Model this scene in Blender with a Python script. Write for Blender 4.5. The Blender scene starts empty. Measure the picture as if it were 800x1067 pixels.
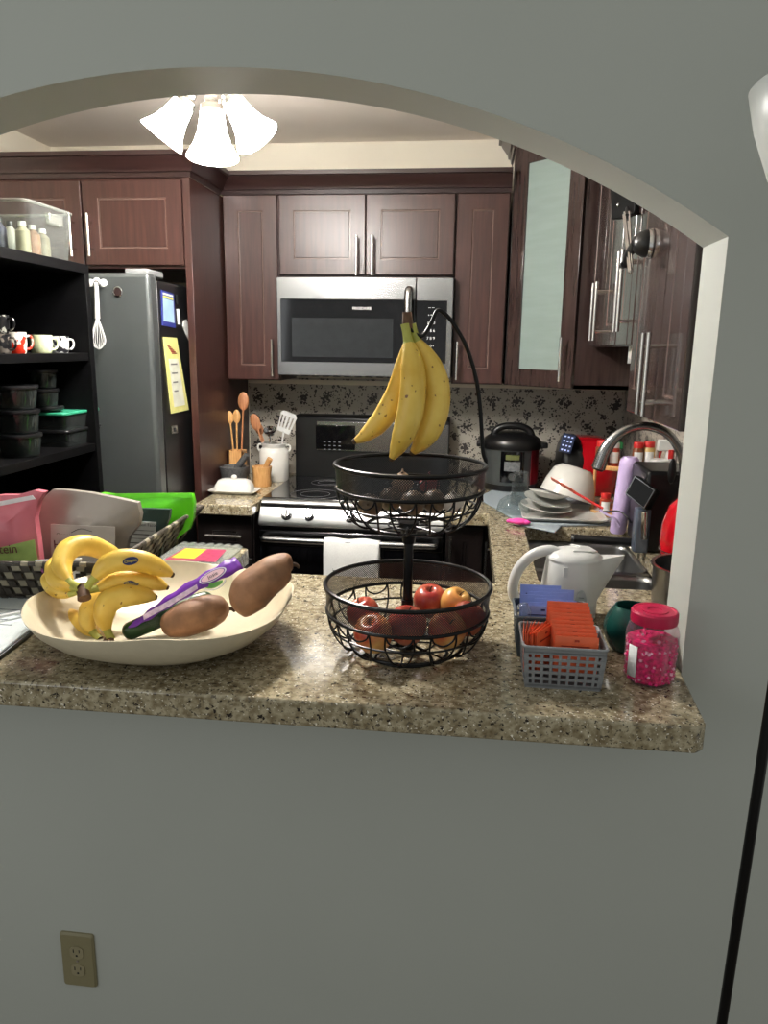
import bpy, bmesh, math, random
from mathutils import Vector, Matrix
random.seed(7)
PI = math.pi
col = bpy.context.scene.collection

# ------------------------------------------------------------------ camera model
FPX, H = 778.2, 1.54
p_, y_, r_ = (math.radians(a) for a in (12.479, 6.538, .812))
F = Vector((-math.sin(y_)*math.cos(p_), math.cos(y_)*math.cos(p_), -math.sin(p_)))
rt = Vector((math.cos(y_), math.sin(y_), 0)); up = rt.cross(F)
RT = math.cos(r_)*rt + math.sin(r_)*up
UP = -math.sin(r_)*rt + math.cos(r_)*up
def at(x, y, X=None, Y=None, Z=None):
    v = RT*((x-400)/FPX) - UP*((y-533.5)/FPX) + F
    t = X/v.x if X is not None else (Y/v.y if Y is not None else (Z-H)/v.z)
    q = v*t; q.z += H
    return q
CT = .914                                   # counter height
# ------------------------------------------------------------------ materials
def lin(c): return tuple(((v/255)/12.92 if v/255 <= .04045 else ((v/255+.055)/1.055)**2.4) for v in c)
MATS = {}
def pm(name, rgb, rough=.5, metal=0, var=.08, scale=30, bump=0, trans=0, emis=0, emc=None, coat=0, stretch=None, ior=1.45, spec=.5, sss=0):
    if name in MATS: return MATS[name]
    m = bpy.data.materials.new(name); m.use_nodes = True
    nt = m.node_tree; b = nt.nodes['Principled BSDF']; L = nt.links
    c = lin(rgb)
    tc = nt.nodes.new('ShaderNodeTexCoord'); mp = nt.nodes.new('ShaderNodeMapping')
    if stretch: mp.inputs['Scale'].default_value = stretch
    L.new(tc.outputs['Object'], mp.inputs[0])
    n = nt.nodes.new('ShaderNodeTexNoise'); n.inputs['Scale'].default_value = scale; n.inputs['Detail'].default_value = 5
    L.new(mp.outputs[0], n.inputs['Vector'])
    r = nt.nodes.new('ShaderNodeValToRGB'); L.new(n.outputs[0], r.inputs[0])
    r.color_ramp.elements[0].position = .3; r.color_ramp.elements[1].position = .7
    r.color_ramp.elements[0].color = tuple(max(0, v*(1-var)) for v in c)+(1,)
    r.color_ramp.elements[1].color = tuple(min(1, v*(1+var)) for v in c)+(1,)
    L.new(r.outputs[0], b.inputs['Base Color'])
    b.inputs['Roughness'].default_value = rough; b.inputs['Metallic'].default_value = metal
    b.inputs['Transmission Weight'].default_value = trans; b.inputs['IOR'].default_value = ior
    b.inputs['Specular IOR Level'].default_value = spec
    b.inputs['Coat Weight'].default_value = coat
    if sss: b.inputs['Subsurface Weight'].default_value = sss; b.inputs['Subsurface Radius'].default_value = (.02, .01, .005)
    if emis:
        b.inputs['Emission Strength'].default_value = emis
        b.inputs['Emission Color'].default_value = tuple(lin(emc or rgb))+(1,)
    if bump:
        bp = nt.nodes.new('ShaderNodeBump'); bp.inputs['Strength'].default_value = bump; bp.inputs['Distance'].default_value = .002
        L.new(n.outputs[0], bp.inputs['Height']); L.new(bp.outputs[0], b.inputs['Normal'])
    MATS[name] = m
    return m

def granite():
    m = bpy.data.materials.new('granite'); m.use_nodes = True
    nt = m.node_tree; b = nt.nodes['Principled BSDF']; L = nt.links
    tc = nt.nodes.new('ShaderNodeTexCoord')
    def noise(s, d=4, w=0.0):
        n = nt.nodes.new('ShaderNodeTexNoise'); n.inputs['Scale'].default_value = s; n.inputs['Detail'].default_value = d
        mp = nt.nodes.new('ShaderNodeMapping'); mp.inputs['Location'].default_value = (w, w*2, w*3)
        L.new(tc.outputs['Object'], mp.inputs[0]); L.new(mp.outputs[0], n.inputs['Vector']); return n
    def ramp(n, st):
        r = nt.nodes.new('ShaderNodeValToRGB'); e = r.color_ramp.elements
        e[0].position, e[0].color = st[0][0], st[0][1]; e[1].position, e[1].color = st[-1][0], st[-1][1]
        for q in st[1:-1]:
            x = e.new(q[0]); x.color = q[1]
        L.new(n.outputs[0], r.inputs[0]); return r
    g = lambda *c: tuple(lin(c))+(1,)
    base = ramp(noise(60, 6), [(.32, g(106, 92, 68)), (.48, g(141, 130, 104)), (.62, g(172, 162, 136)), (.75, g(120, 104, 78))])
    def over(prev, n, lo, hi, c):
        r = ramp(n, [(lo, (0, 0, 0, 1)), (hi, (1, 1, 1, 1))])
        mx = nt.nodes.new('ShaderNodeMixRGB'); L.new(r.outputs[0], mx.inputs[0]); L.new(prev.outputs[0], mx.inputs[1])
        mx.inputs[2].default_value = c; return mx
    a = over(base, noise(150, 3, 3.1), .60, .64, g(92, 84, 70))
    a = over(a, noise(100, 3, 7.7), .635, .66, g(40, 35, 31))
    a = over(a, noise(180, 2, 1.7), .66, .69, g(232, 226, 210))
    L.new(a.outputs[0], b.inputs['Base Color'])
    b.inputs['Roughness'].default_value = .12
    return m
def damask():
    m = bpy.data.materials.new('floral_backsplash'); m.use_nodes = True
    nt = m.node_tree; b = nt.nodes['Principled BSDF']; L = nt.links
    tc = nt.nodes.new('ShaderNodeTexCoord'); sp = nt.nodes.new('ShaderNodeSeparateXYZ'); L.new(tc.outputs['Object'], sp.inputs[0])
    def mth(op, a, c=0.0):
        n = nt.nodes.new('ShaderNodeMath'); n.operation = op
        for i, v in enumerate((a, c)):
            if isinstance(v, (int, float)): n.inputs[i].default_value = v
            else: L.new(v, n.inputs[i])
        return n.outputs[0]
    x = mth('ADD', sp.outputs[0], sp.outputs[1]); z = sp.outputs[2]
    def flowers(P, ox, oz, R):
        u = mth('SUBTRACT', mth('FRACT', mth('ADD', mth('DIVIDE', x, P), ox+50)), .5)
        v = mth('SUBTRACT', mth('FRACT', mth('ADD', mth('DIVIDE', z, P), oz+50)), .5)
        d = mth('SQRT', mth('ADD', mth('MULTIPLY', u, u), mth('MULTIPLY', v, v)))
        return mth('SUBTRACT', R, d)
    vo = nt.nodes.new('ShaderNodeTexVoronoi'); vo.inputs['Scale'].default_value = 95; L.new(tc.outputs['Object'], vo.inputs['Vector'])
    ns = nt.nodes.new('ShaderNodeTexNoise'); ns.inputs['Scale'].default_value = 55; ns.inputs['Detail'].default_value = 3; L.new(tc.outputs['Object'], ns.inputs['Vector'])
    big = flowers(.115, .0, .30, .36); sm = flowers(.115, .5, .80, .24)
    mask = mth('MAXIMUM', big, sm)
    f = mth('GREATER_THAN', mth('SUBTRACT', mth('ADD', mth('MULTIPLY', mask, 1.25), mth('MULTIPLY', ns.outputs[0], .75)), mth('MULTIPLY', vo.outputs['Distance'], .75)), .20)
    sprig = mth('GREATER_THAN', ns.outputs[0], .645)
    t = mth('MAXIMUM', f, sprig)
    mx = nt.nodes.new('ShaderNodeMixRGB'); L.new(t, mx.inputs[0])
    mx.inputs[1].default_value = tuple(lin((170, 164, 152)))+(1,); mx.inputs[2].default_value = tuple(lin((52, 47, 46)))+(1,)
    L.new(mx.outputs[0], b.inputs['Base Color']); b.inputs['Roughness'].default_value = .35
    return m
def meshmat():
    """fine perforated metal: diamond holes cut by procedural alpha on the band's UV"""
    m = bpy.data.materials.new('perforated_black_mesh'); m.use_nodes = True
    nt = m.node_tree; b = nt.nodes['Principled BSDF']; L = nt.links
    b.inputs['Base Color'].default_value = (.012, .012, .013, 1); b.inputs['Roughness'].default_value = .35
    uv = nt.nodes.new('ShaderNodeUVMap'); mp = nt.nodes.new('ShaderNodeMapping'); mp.inputs['Rotation'].default_value = (0, 0, PI/4)
    L.new(uv.outputs[0], mp.inputs[0]); sp = nt.nodes.new('ShaderNodeSeparateXYZ'); L.new(mp.outputs[0], sp.inputs[0])
    outs = []
    for i in (0, 1):
        a = nt.nodes.new('ShaderNodeMath'); a.operation = 'FRACT'; L.new(sp.outputs[i], a.inputs[0])
        g = nt.nodes.new('ShaderNodeMath'); g.operation = 'GREATER_THAN'; g.inputs[1].default_value = .52; L.new(a.outputs[0], g.inputs[0]); outs.append(g)
    mx = nt.nodes.new('ShaderNodeMath'); mx.operation = 'MAXIMUM'; L.new(outs[0].outputs[0], mx.inputs[0]); L.new(outs[1].outputs[0], mx.inputs[1])
    L.new(mx.outputs[0], b.inputs['Alpha'])
    return m
def wood(name, c1, c2, rough=.32, vert=True, scale=1.0, coat=.0):
    m = bpy.data.materials.new(name); m.use_nodes = True
    nt = m.node_tree; b = nt.nodes['Principled BSDF']; L = nt.links
    tc = nt.nodes.new('ShaderNodeTexCoord'); mp = nt.nodes.new('ShaderNodeMapping')
    mp.inputs['Scale'].default_value = (22*scale, 22*scale, 1.6*scale) if vert else (1.6*scale, 22*scale, 22*scale)
    L.new(tc.outputs['Object'], mp.inputs[0])
    n = nt.nodes.new('ShaderNodeTexNoise'); n.inputs['Scale'].default_value = 3; n.inputs['Detail'].default_value = 8; L.new(mp.outputs[0], n.inputs['Vector'])
    r = nt.nodes.new('ShaderNodeValToRGB'); L.new(n.outputs[0], r.inputs[0])
    r.color_ramp.elements[0].position = .3; r.color_ramp.elements[1].position = .72
    r.color_ramp.elements[0].color = tuple(lin(c1))+(1,); r.color_ramp.elements[1].color = tuple(lin(c2))+(1,)
    L.new(r.outputs[0], b.inputs['Base Color']); b.inputs['Roughness'].default_value = rough; b.inputs['Coat Weight'].default_value = coat
    bp = nt.nodes.new('ShaderNodeBump'); bp.inputs['Strength'].default_value = .04; L.new(n.outputs[0], bp.inputs['Height']); L.new(bp.outputs[0], b.inputs['Normal'])
    MATS[name] = m
    return m
def clear(name, tint=(235, 240, 238), rough=.03, alpha=.25):
    """thin clear plastic or glass: mostly see-through with a glossy skin"""
    if name in MATS: return MATS[name]
    m = bpy.data.materials.new(name); m.use_nodes = True
    nt = m.node_tree; L = nt.links; nt.nodes.clear()
    o = nt.nodes.new('ShaderNodeOutputMaterial'); t = nt.nodes.new('ShaderNodeBsdfTransparent'); t.inputs[0].default_value = tuple(lin(tint))+(1,)
    gl = nt.nodes.new('ShaderNodeBsdfGlossy'); gl.inputs['Roughness'].default_value = rough
    df = nt.nodes.new('ShaderNodeBsdfDiffuse'); df.inputs[0].default_value = tuple(lin(tint))+(1,)
    g = nt.nodes.new('ShaderNodeMixShader'); g.inputs[0].default_value = .62; L.new(df.outputs[0], g.inputs[1]); L.new(gl.outputs[0], g.inputs[2])
    fr = nt.nodes.new('ShaderNodeLayerWeight'); fr.inputs[0].default_value = .30
    ns = nt.nodes.new('ShaderNodeTexNoise'); ns.inputs['Scale'].default_value = 40
    a2 = nt.nodes.new('ShaderNodeMath'); a2.operation = 'MULTIPLY_ADD'; L.new(ns.outputs[0], a2.inputs[0]); a2.inputs[1].default_value = alpha*.3; a2.inputs[2].default_value = alpha*.15
    ad = nt.nodes.new('ShaderNodeMath'); ad.operation = 'MULTIPLY_ADD'; L.new(fr.outputs['Facing'], ad.inputs[0]); ad.inputs[1].default_value = .28; L.new(a2.outputs[0], ad.inputs[2]); ad.use_clamp = True
    mx = nt.nodes.new('ShaderNodeMixShader'); L.new(ad.outputs[0], mx.inputs[0]); L.new(t.outputs[0], mx.inputs[1]); L.new(g.outputs[0], mx.inputs[2]); L.new(mx.outputs[0], o.inputs[0])
    MATS[name] = m
    return m
def banana_mat(name, ripe=0.0):
    m = bpy.data.materials.new(name); m.use_nodes = True
    nt = m.node_tree; b = nt.nodes['Principled BSDF']; L = nt.links
    tc = nt.nodes.new('ShaderNodeTexCoord')
    def rmp(s, d, st):
        n = nt.nodes.new('ShaderNodeTexNoise'); n.inputs['Scale'].default_value = s; n.inputs['Detail'].default_value = d; L.new(tc.outputs['Object'], n.inputs['Vector'])
        r = nt.nodes.new('ShaderNodeValToRGB'); L.new(n.outputs[0], r.inputs[0]); e = r.color_ramp.elements
        e[0].position, e[0].color = st[0]; e[1].position, e[1].color = st[1]; return r
    a = rmp(14, 3, [(.35, tuple(lin((214, 172, 62)))+(1,)), (.65, tuple(lin((232, 200, 96)))+(1,))])
    s = rmp(75, 2, [(.70-ripe, (0, 0, 0, 1)), (.74-ripe, (1, 1, 1, 1))])
    mx = nt.nodes.new('ShaderNodeMixRGB'); L.new(s.outputs[0], mx.inputs[0]); L.new(a.outputs[0], mx.inputs[1]); mx.inputs[2].default_value = tuple(lin((120, 78, 30)))+(1,)
    L.new(mx.outputs[0], b.inputs['Base Color']); b.inputs['Roughness'].default_value = .42
    return m
GR = granite(); DM = damask(); MESH = meshmat()
WOODL = wood('cherry_wood_door', (46, 26, 22), (66, 39, 34), .34)
WOODR = wood('dark_cherry_gloss', (43, 32, 30), (58, 45, 42), .18, coat=.3)
WOODK = wood('espresso_base_wood', (14, 11, 11), (24, 18, 17), .3)
CROWN = wood('dark_cherry_crown', (32, 18, 17), (46, 27, 25), .3, vert=False)
BAMB = wood('bamboo_wood', (186, 134, 78), (214, 166, 108), .5, scale=3)
SPOON = wood('spoon_wood', (150, 96, 62), (186, 128, 86), .55, scale=3)
PAINT = pm('wall_paint', (172, 175, 168), .55, var=.015, scale=3, bump=.03)
JAMB = PAINT
CEIL = pm('ceiling_paint', (226, 216, 204), .9, var=.02, scale=4)
KWALL = pm('kitchen_wall_paint', (226, 218, 200), .8, var=.02, scale=4)
FLOOR = pm('floor_tile', (120, 108, 94), .4, var=.2, scale=8)
STEEL = pm('brushed_steel', (150, 150, 150), .26, 1, var=.05, scale=12, stretch=(2, 2, 60))
STEELD = pm('dark_slate_steel', (84, 88, 88), .28, .5, var=.04, scale=6)
CHROME = pm('chrome', (215, 215, 215), .1, 1, var=.02)
NICKEL = pm('satin_nickel', (206, 203, 198), .25, 1, var=.03)
BGLASS = pm('black_glass', (10, 10, 12), .06, var=.1, spec=.6)
BPLAST = pm('black_plastic', (16, 16, 17), .35, var=.1)
BMETAL = pm('black_wire', (7, 7, 8), .32, var=.1, spec=.28)
BMATTE = pm('black_laminate', (5, 5, 6), .5, var=.15, spec=.12)
WPLAST = pm('white_plastic', (208, 208, 205), .28, var=.02)
WCERAM = pm('white_ceramic', (212, 210, 203), .15, var=.02)
CREAM = pm('cream_stoneware', (202, 191, 165), .3, var=.04, scale=60)
STONE = pm('grey_granite_stone', (72, 72, 72), .6, var=.35, scale=150, bump=.3)
PAPER = pm('white_paper', (228, 228, 226), .6, var=.03)
INK = pm('black_ink', (22, 22, 24), .5)
WINK = pm('white_ink', (225, 225, 225), .5, var=.01)
RED = pm('glossy_red', (176, 14, 26), .15, var=.05, coat=.5)
REDCAP = pm('red_cap_plastic', (196, 40, 38), .4)
GLASS = clear('clear_glass'); PLAST = clear('clear_plastic', (225, 232, 228), .08, .22)
BAN = banana_mat('banana_skin'); BAN2 = banana_mat('spotted_banana_skin', .025)
STEM = pm('banana_stem_green', (168, 168, 78), .5, var=.15, scale=40)
TIP = pm('banana_tip_brown', (66, 46, 26), .7, var=.3)

# ------------------------------------------------------------------ geometry
INV = {}
def cr(pts, n=6):
    P = [Vector(p) for p in pts]; out = []
    for i in range(len(P)-1):
        a = P[i-1] if i else P[0]*2-P[1]; b, c = P[i], P[i+1]; d = P[i+2] if i+2 < len(P) else c*2-b
        for k in range(n):
            t = k/n
            out.append(.5*((2*b)+(c-a)*t+(2*a-5*b+4*c-d)*t*t+(3*b-a-3*c+d)*t**3))
    out.append(P[-1]); return out
def lerp(tab, t):
    for (a, u), (b, v) in zip(tab, tab[1:]):
        if t <= b: return u+(v-u)*(t-a)/(b-a if b > a else 1)
    return tab[-1][1]
def frames(pts, closed=False):
    n = len(pts); T = []
    for i in range(n):
        a = pts[(i-1) % n] if (i or closed) else pts[i]; b = pts[(i+1) % n] if (i < n-1 or closed) else pts[i]
        T.append((b-a).normalized())
    u = Vector((0, 0, 1)) if abs(T[0].z) < .9 else Vector((1, 0, 0))
    u = (u-T[0]*u.dot(T[0])).normalized(); out = []
    for t in T:
        u = (u-t*u.dot(t))
        u = u.normalized() if u.length > 1e-6 else t.orthogonal().normalized()
        out.append((u.copy(), t.cross(u)))
    return out
class G:
    def __init__(s): s.bm = bmesh.new(); s.mi = 0
    def face(s, vs):
        try: f = s.bm.faces.new(vs); f.material_index = s.mi; return f
        except ValueError: return None
    def quad(s, *ps): return s.face([s.bm.verts.new(Vector(p)) for p in ps])
    def box(s, x0, x1, y0, y1, z0, z1, M=None):
        c = [Vector((x, y, z)) for z in (z0, z1) for y in (y0, y1) for x in (x0, x1)]
        if M: c = [M @ v for v in c]
        v = [s.bm.verts.new(p) for p in c]
        for q in ((0, 2, 3, 1), (4, 5, 7, 6), (0, 1, 5, 4), (2, 6, 7, 3), (0, 4, 6, 2), (1, 3, 7, 5)): s.face([v[i] for i in q])
        return s
    def prism(s, pts, vec):
        a = [s.bm.verts.new(Vector(p)) for p in pts]; b = [s.bm.verts.new(Vector(p)+Vector(vec)) for p in pts]
        s.face(a[::-1]); s.face(b); n = len(a)
        for i in range(n): s.face([a[i], a[(i+1) % n], b[(i+1) % n], b[i]])
        return s
    def tube(s, pts, r, n=8, closed=False, caps=True, sc=None):
        pts = [Vector(p) for p in pts]; fr = frames(pts, closed); rings = []; N = len(pts)
        for i, (p, (u, w)) in enumerate(zip(pts, fr)):
            rr = r[i] if isinstance(r, (list, tuple)) else (r(i/(N-1)) if callable(r) else r)
            rings.append([s.bm.verts.new(p+(u*math.cos(2*PI*k/n)*(sc or 1)+w*math.sin(2*PI*k/n))*rr) for k in range(n)])
        for i in range(N if closed else N-1):
            a, b = rings[i], rings[(i+1) % N]
            for k in range(n): s.face([a[k], a[(k+1) % n], b[(k+1) % n], b[k]])
        if caps and not closed: s.face(rings[0][::-1]); s.face(rings[-1])
        return s
    def cyl(s, p0, p1, r0, r1=None, n=20, caps=True):
        return s.tube([p0, p1], [r0, r0 if r1 is None else r1], n, caps=caps)
    def lathe(s, prof, c=(0, 0, 0), n=36, M=None, sx=1, sy=1):
        c = Vector(c); rings = []
        for r, z in prof:
            if r < 1e-5: rings.append([s.bm.verts.new((M @ Vector((0, 0, z)) if M else Vector((0, 0, z)))+c)])
            else:
                ring = []
                for k in range(n):
                    v = Vector((r*sx*math.cos(2*PI*k/n), r*sy*math.sin(2*PI*k/n), z))
                    ring.append(s.bm.verts.new((M @ v if M else v)+c))
                rings.append(ring)
        for a, b in zip(rings, rings[1:]):
            for k in range(n):
                k2 = (k+1) % n
                if len(a) == 1 and len(b) == 1: continue
                if len(a) == 1: s.face([a[0], b[k2], b[k]])
                elif len(b) == 1: s.face([a[k], a[k2], b[0]])
                else: s.face([a[k], a[k2], b[k2], b[k]])
        return s
    def ell(s, c, r, M=None, n=20, wob=0, seed=0):
        prof = [(math.sin(PI*i/(n//2)), -math.cos(PI*i/(n//2))) for i in range(n//2+1)]
        rx, ry, rz = (r, r, r) if isinstance(r, (int, float)) else r
        S = Matrix.Diagonal((rx, ry, rz)); MM = (M.to_3x3() @ S) if M else S
        return s.lathe(prof, c, n, MM)
    def ring(s, c, R, r, n=48, m=8, sy=1):
        c = Vector(c)
        return s.tube([c+Vector((R*math.cos(2*PI*k/n), R*sy*math.sin(2*PI*k/n), 0)) for k in range(n)], r, m, closed=True)
    def text(s, body, size, M, depth=.0004, align='CENTER'):
        cu = bpy.data.curves.new('t', 'FONT'); cu.body = body; cu.size = size; cu.align_x = align; cu.align_y = 'CENTER'; cu.extrude = depth
        cu.resolution_u = 2
        o = bpy.data.objects.new('t', cu); col.objects.link(o)
        dg = bpy.context.evaluated_depsgraph_get(); me = bpy.data.meshes.new_from_object(o.evaluated_get(dg))
        me.transform(M); k = len(s.bm.faces); s.bm.from_mesh(me); s.bm.faces.ensure_lookup_table()
        for f in s.bm.faces[k:]: f.material_index = s.mi
        bpy.data.objects.remove(o); bpy.data.curves.remove(cu); bpy.data.meshes.remove(me)
        return s
    def build(s, name, mats, parent=None, bevel=0, smooth=38, seg=2, solid=0, sub=0, norm=True):
        if norm: bmesh.ops.recalc_face_normals(s.bm, faces=s.bm.faces[:])
        if parent is not None and INV.get(parent.name): s.bm.transform(INV[parent.name])
        me = bpy.data.meshes.new(name); s.bm.to_mesh(me); s.bm.free()
        for m in (mats if isinstance(mats, (list, tuple)) else [mats]): me.materials.append(m)
        if smooth:
            me.polygons.foreach_set('use_smooth', [True]*len(me.polygons)); me.set_sharp_from_angle(angle=math.radians(smooth))
        o = bpy.data.objects.new(name, me); col.objects.link(o)
        if parent is not None:
            o.parent = parent; INV[o.name] = INV.get(parent.name)
        if solid: md = o.modifiers.new('s', 'SOLIDIFY'); md.thickness = solid; md.offset = 0
        if sub: md = o.modifiers.new('ss', 'SUBSURF'); md.levels = md.render_levels = sub
        if bevel:
            md = o.modifiers.new('b', 'BEVEL'); md.width = bevel; md.segments = seg; md.limit_method = 'ANGLE'; md.angle_limit = math.radians(40); md.harden_normals = False
        return o
def T(name, label, cat, loc=(0, 0, 0), rz=0, group=None, world=True):
    """an Empty at the thing's base; with world=True its parts are written in room coordinates"""
    o = bpy.data.objects.new(name, None); col.objects.link(o); o.empty_display_size = .03
    o.location = loc; o.rotation_euler = (0, 0, rz)
    o['label'] = label; o['category'] = cat
    if group: o['group'] = group
    if world: INV[o.name] = (Matrix.Translation(Vector(loc)) @ Matrix.Rotation(rz, 4, 'Z')).inverted()
    return o
def tag(o, label, cat, group=None):
    o['label'] = label; o['category'] = cat
    if group: o['group'] = group
    return o
def struct(o): o['kind'] = 'structure'; return o
def copy_tree(o, loc=None, rz=None, label=None, parent=None, scale=None, rot=None):
    c = o.copy(); col.objects.link(c)
    if parent: c.parent = parent
    if loc is not None: c.location = loc
    if rz is not None: c.rotation_euler = (0, 0, rz)
    if rot is not None: c.rotation_euler = rot
    if scale is not None: c.scale = (scale,)*3 if isinstance(scale, (int, float)) else scale
    if label: c['label'] = label
    for ch in list(o.children): copy_tree(ch, parent=c)
    return c
def face_M(o, nrm, upv=(0, 0, 1)):
    """matrix placing XY-plane text at o, reading upright, facing nrm"""
    n = Vector(nrm).normalized(); u = Vector(upv); u = (u-n*u.dot(n)).normalized(); x = u.cross(n)
    M = Matrix((x, u, n)).transposed().to_4x4(); M.translation = Vector(o); return M
FRONT = (0, -1, 0)

# ================================================================== SETTING
XL, XR, YB, ZC = -2.05, .72, 3.65, 2.45
YF, YK = 1.46, 1.61
def arch_wall():
    g = G(); R = 1.737; cz = 2.035-R; cx = -.53; xj = .44; x0 = 2*cx-xj
    xs = [x0+(xj-x0)*i/56 for i in range(57)]
    arch = [(x, cz+math.sqrt(R*R-(x-cx)**2)) for x in xs]
    top, bot, sill = 2.75, -.45, .858
    for y in (YF, YK):
        for (a, za), (b, zb) in zip(arch, arch[1:]): g.quad((a, y, za), (b, y, zb), (b, y, top), (a, y, top))
        za = arch[0][1]
        for A, B in ((-3.4, x0), (xj, 2.6)):
            g.quad((A, y, bot), (B, y, bot), (B, y, sill), (A, y, sill)); g.quad((A, y, sill), (B, y, sill), (B, y, za), (A, y, za)); g.quad((A, y, za), (B, y, za), (B, y, top), (A, y, top))
        g.quad((x0, y, bot), (xj, y, bot), (xj, y, sill), (x0, y, sill))
    for (a, za), (b, zb) in zip(arch, arch[1:]): g.quad((a, YF, za), (b, YF, zb), (b, YK, zb), (a, YK, za))
    for x in (x0, xj): g.quad((x, YF, sill), (x, YK, sill), (x, YK, arch[0][1]), (x, YF, arch[0][1]))
    g.quad((x0, YF, sill), (xj, YF, sill), (xj, YK, sill), (x0, YK, sill))
    for A in (-3.4, 2.6): g.quad((A, YF, bot), (A, YK, bot), (A, YK, top), (A, YF, top))
    for z in (bot, top): g.quad((-3.4, YF, z), (2.6, YF, z), (2.6, YK, z), (-3.4, YK, z))
    bmesh.ops.remove_doubles(g.bm, verts=g.bm.verts[:], dist=1e-5)
    return struct(g.build('wall_front', PAINT, smooth=25))
arch_wall()
struct(G().box(XL-.1, XR+.1, YB, YB+.1, -.1, ZC+.1).build('wall_back', KWALL))
struct(G().box(XL-.1, XL, YK, YB, -.1, ZC+.1).build('wall_left', KWALL))
struct(G().box(XR, XR+.1, YK, YB, -.1, ZC+.1).build('wall_right', KWALL))
struct(G().box(XL-.1, XR+.1, YK, YB+.1, ZC, ZC+.08).build('ceiling', CEIL))
struct(G().box(XL-.1, XR+.1, YK, YB+.1, -.1, 0).build('floor', FLOOR))
struct(G().box(-3.4, 2.6, -1.6, YF, -.55, -.45).build('floor_dining', FLOOR))
struct(G().box(-1.10, XR, YB-.008, YB, .90, 1.385).build('trim_1', DM))          # printed backsplash
struct(G().box(XR-.008, XR, YK, YB-.008, .90, 1.385).build('trim_2', DM))
struct(G().box(-1.10, XR-.008, YB-.014, YB-.008, 1.355, 1.377).build('trim_3', KWALL))
struct(G().box(-3.4, 2.6, YF-.014, YF, -.45, -.35).build('baseboard_front', WPLAST, bevel=.004))

# ================================================================== COUNTERS
def poly_prism_hole(outer, holes, z0, z1):
    """slab with rectangular cut-outs by constrained fill"""
    g = G(); es = []
    for loop in [outer]+holes:
        vs = [g.bm.verts.new((x, y, z1)) for x, y in loop]
        for i in range(len(vs)): es.append(g.bm.edges.new((vs[i], vs[(i+1) % len(vs)])))
    bmesh.ops.triangle_fill(g.bm, edges=es, use_beauty=True, use_dissolve=False)
    r = bmesh.ops.extrude_face_region(g.bm, geom=g.bm.faces[:])
    bmesh.ops.translate(g.bm, verts=[v for v in r['geom'] if isinstance(v, bmesh.types.BMVert)], vec=(0, 0, z0-z1))
    return g
def rrect(x0, x1, y0, y1, r, n=5):
    out = []
    for cx, cy, a in ((x1-r, y0+r, -PI/2), (x1-r, y1-r, 0), (x0+r, y1-r, PI/2), (x0+r, y0+r, PI)):
        out += [(cx+r*math.cos(a+PI/2*i/n), cy+r*math.sin(a+PI/2*i/n)) for i in range(n+1)]
    return out
SX0, SX1, SY0, SY1 = .205, .565, 1.98, 2.665
outer = [(-1.502, 1.212), (.405, 1.220), (.423, 1.236), (.437, 1.46), (.437, 1.612), (XR-.01, 1.612), (XR-.01, YB-.01), (-.086, YB-.01), (-.086, 2.855), (.078, 2.855), (.082, 1.975), (-.68, 1.972), (-.68, 2.205), (-1.285, 2.205), (-1.285, 1.612), (-1.498, 1.612)]
g = poly_prism_hole(outer, [rrect(SX0, SX1, SY0, SY1, .05)], CT-.052, CT)
tag(g.build('granite_countertop', GR, bevel=.005, seg=2, smooth=30), 'long speckled beige granite pass-through countertop under the fruit bowl, running back around the sink', 'countertop')
g = G().box(-1.09, -.856, 2.83, YB-.01, CT-.045, CT)
tag(g.build('granite_countertop', GR, bevel=.006), 'small speckled granite countertop between the fridge panel and the stove, under the butter dish', 'countertop')

# ---- cabinet doors, built in a local frame: x right, z up, front towards -y
def door_geo(g, x0, x1, z0, z1, t=.02, inset=.062, M=None, yf=0, groove=True):
    P = lambda x, y, z: (M @ Vector((x, y, z)) if M else Vector((x, y, z)))
    if x1-x0 < .13: groove = False
    def rect(d, y): return [P(x0+d, y, z0+d), P(x1-d, y, z0+d), P(x1-d, y, z1-d), P(x0+d, y, z1-d)]
    loops = [rect(0, yf+t), rect(0, yf+.002), rect(.002, yf)]
    if groove: loops += [rect(inset, yf), rect(inset+.002, yf+.004), rect(inset+.006, yf+.004), rect(inset+.008, yf+.001)]
    V = [[g.bm.verts.new(p) for p in L_] for L_ in loops]
    for k_, (a, b) in enumerate(zip(V, V[1:])):
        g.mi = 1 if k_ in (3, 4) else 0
        for i in range(4): g.face([a[i], a[(i+1) % 4], b[(i+1) % 4], b[i]])
    g.mi = 0; g.face(V[-1]); g.face(V[0][::-1])
def bar_handle(parent, p, L_, out, vertical=True, r=.006, off=.034, ax=(1, 0, 0), name='handle'):
    p = Vector(p); o = Vector(out); d = Vector((0, 0, 1)) if vertical else Vector(ax)
    g = G().cyl(p+o*off-d*L_/2, p+o*off+d*L_/2, r, n=12)
    for s in (-1, 1): g.cyl(p+d*s*(L_/2-.03), p+o*off+d*s*(L_/2-.03), r*.75, n=8)
    return g.build(name, NICKEL, parent)
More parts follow.
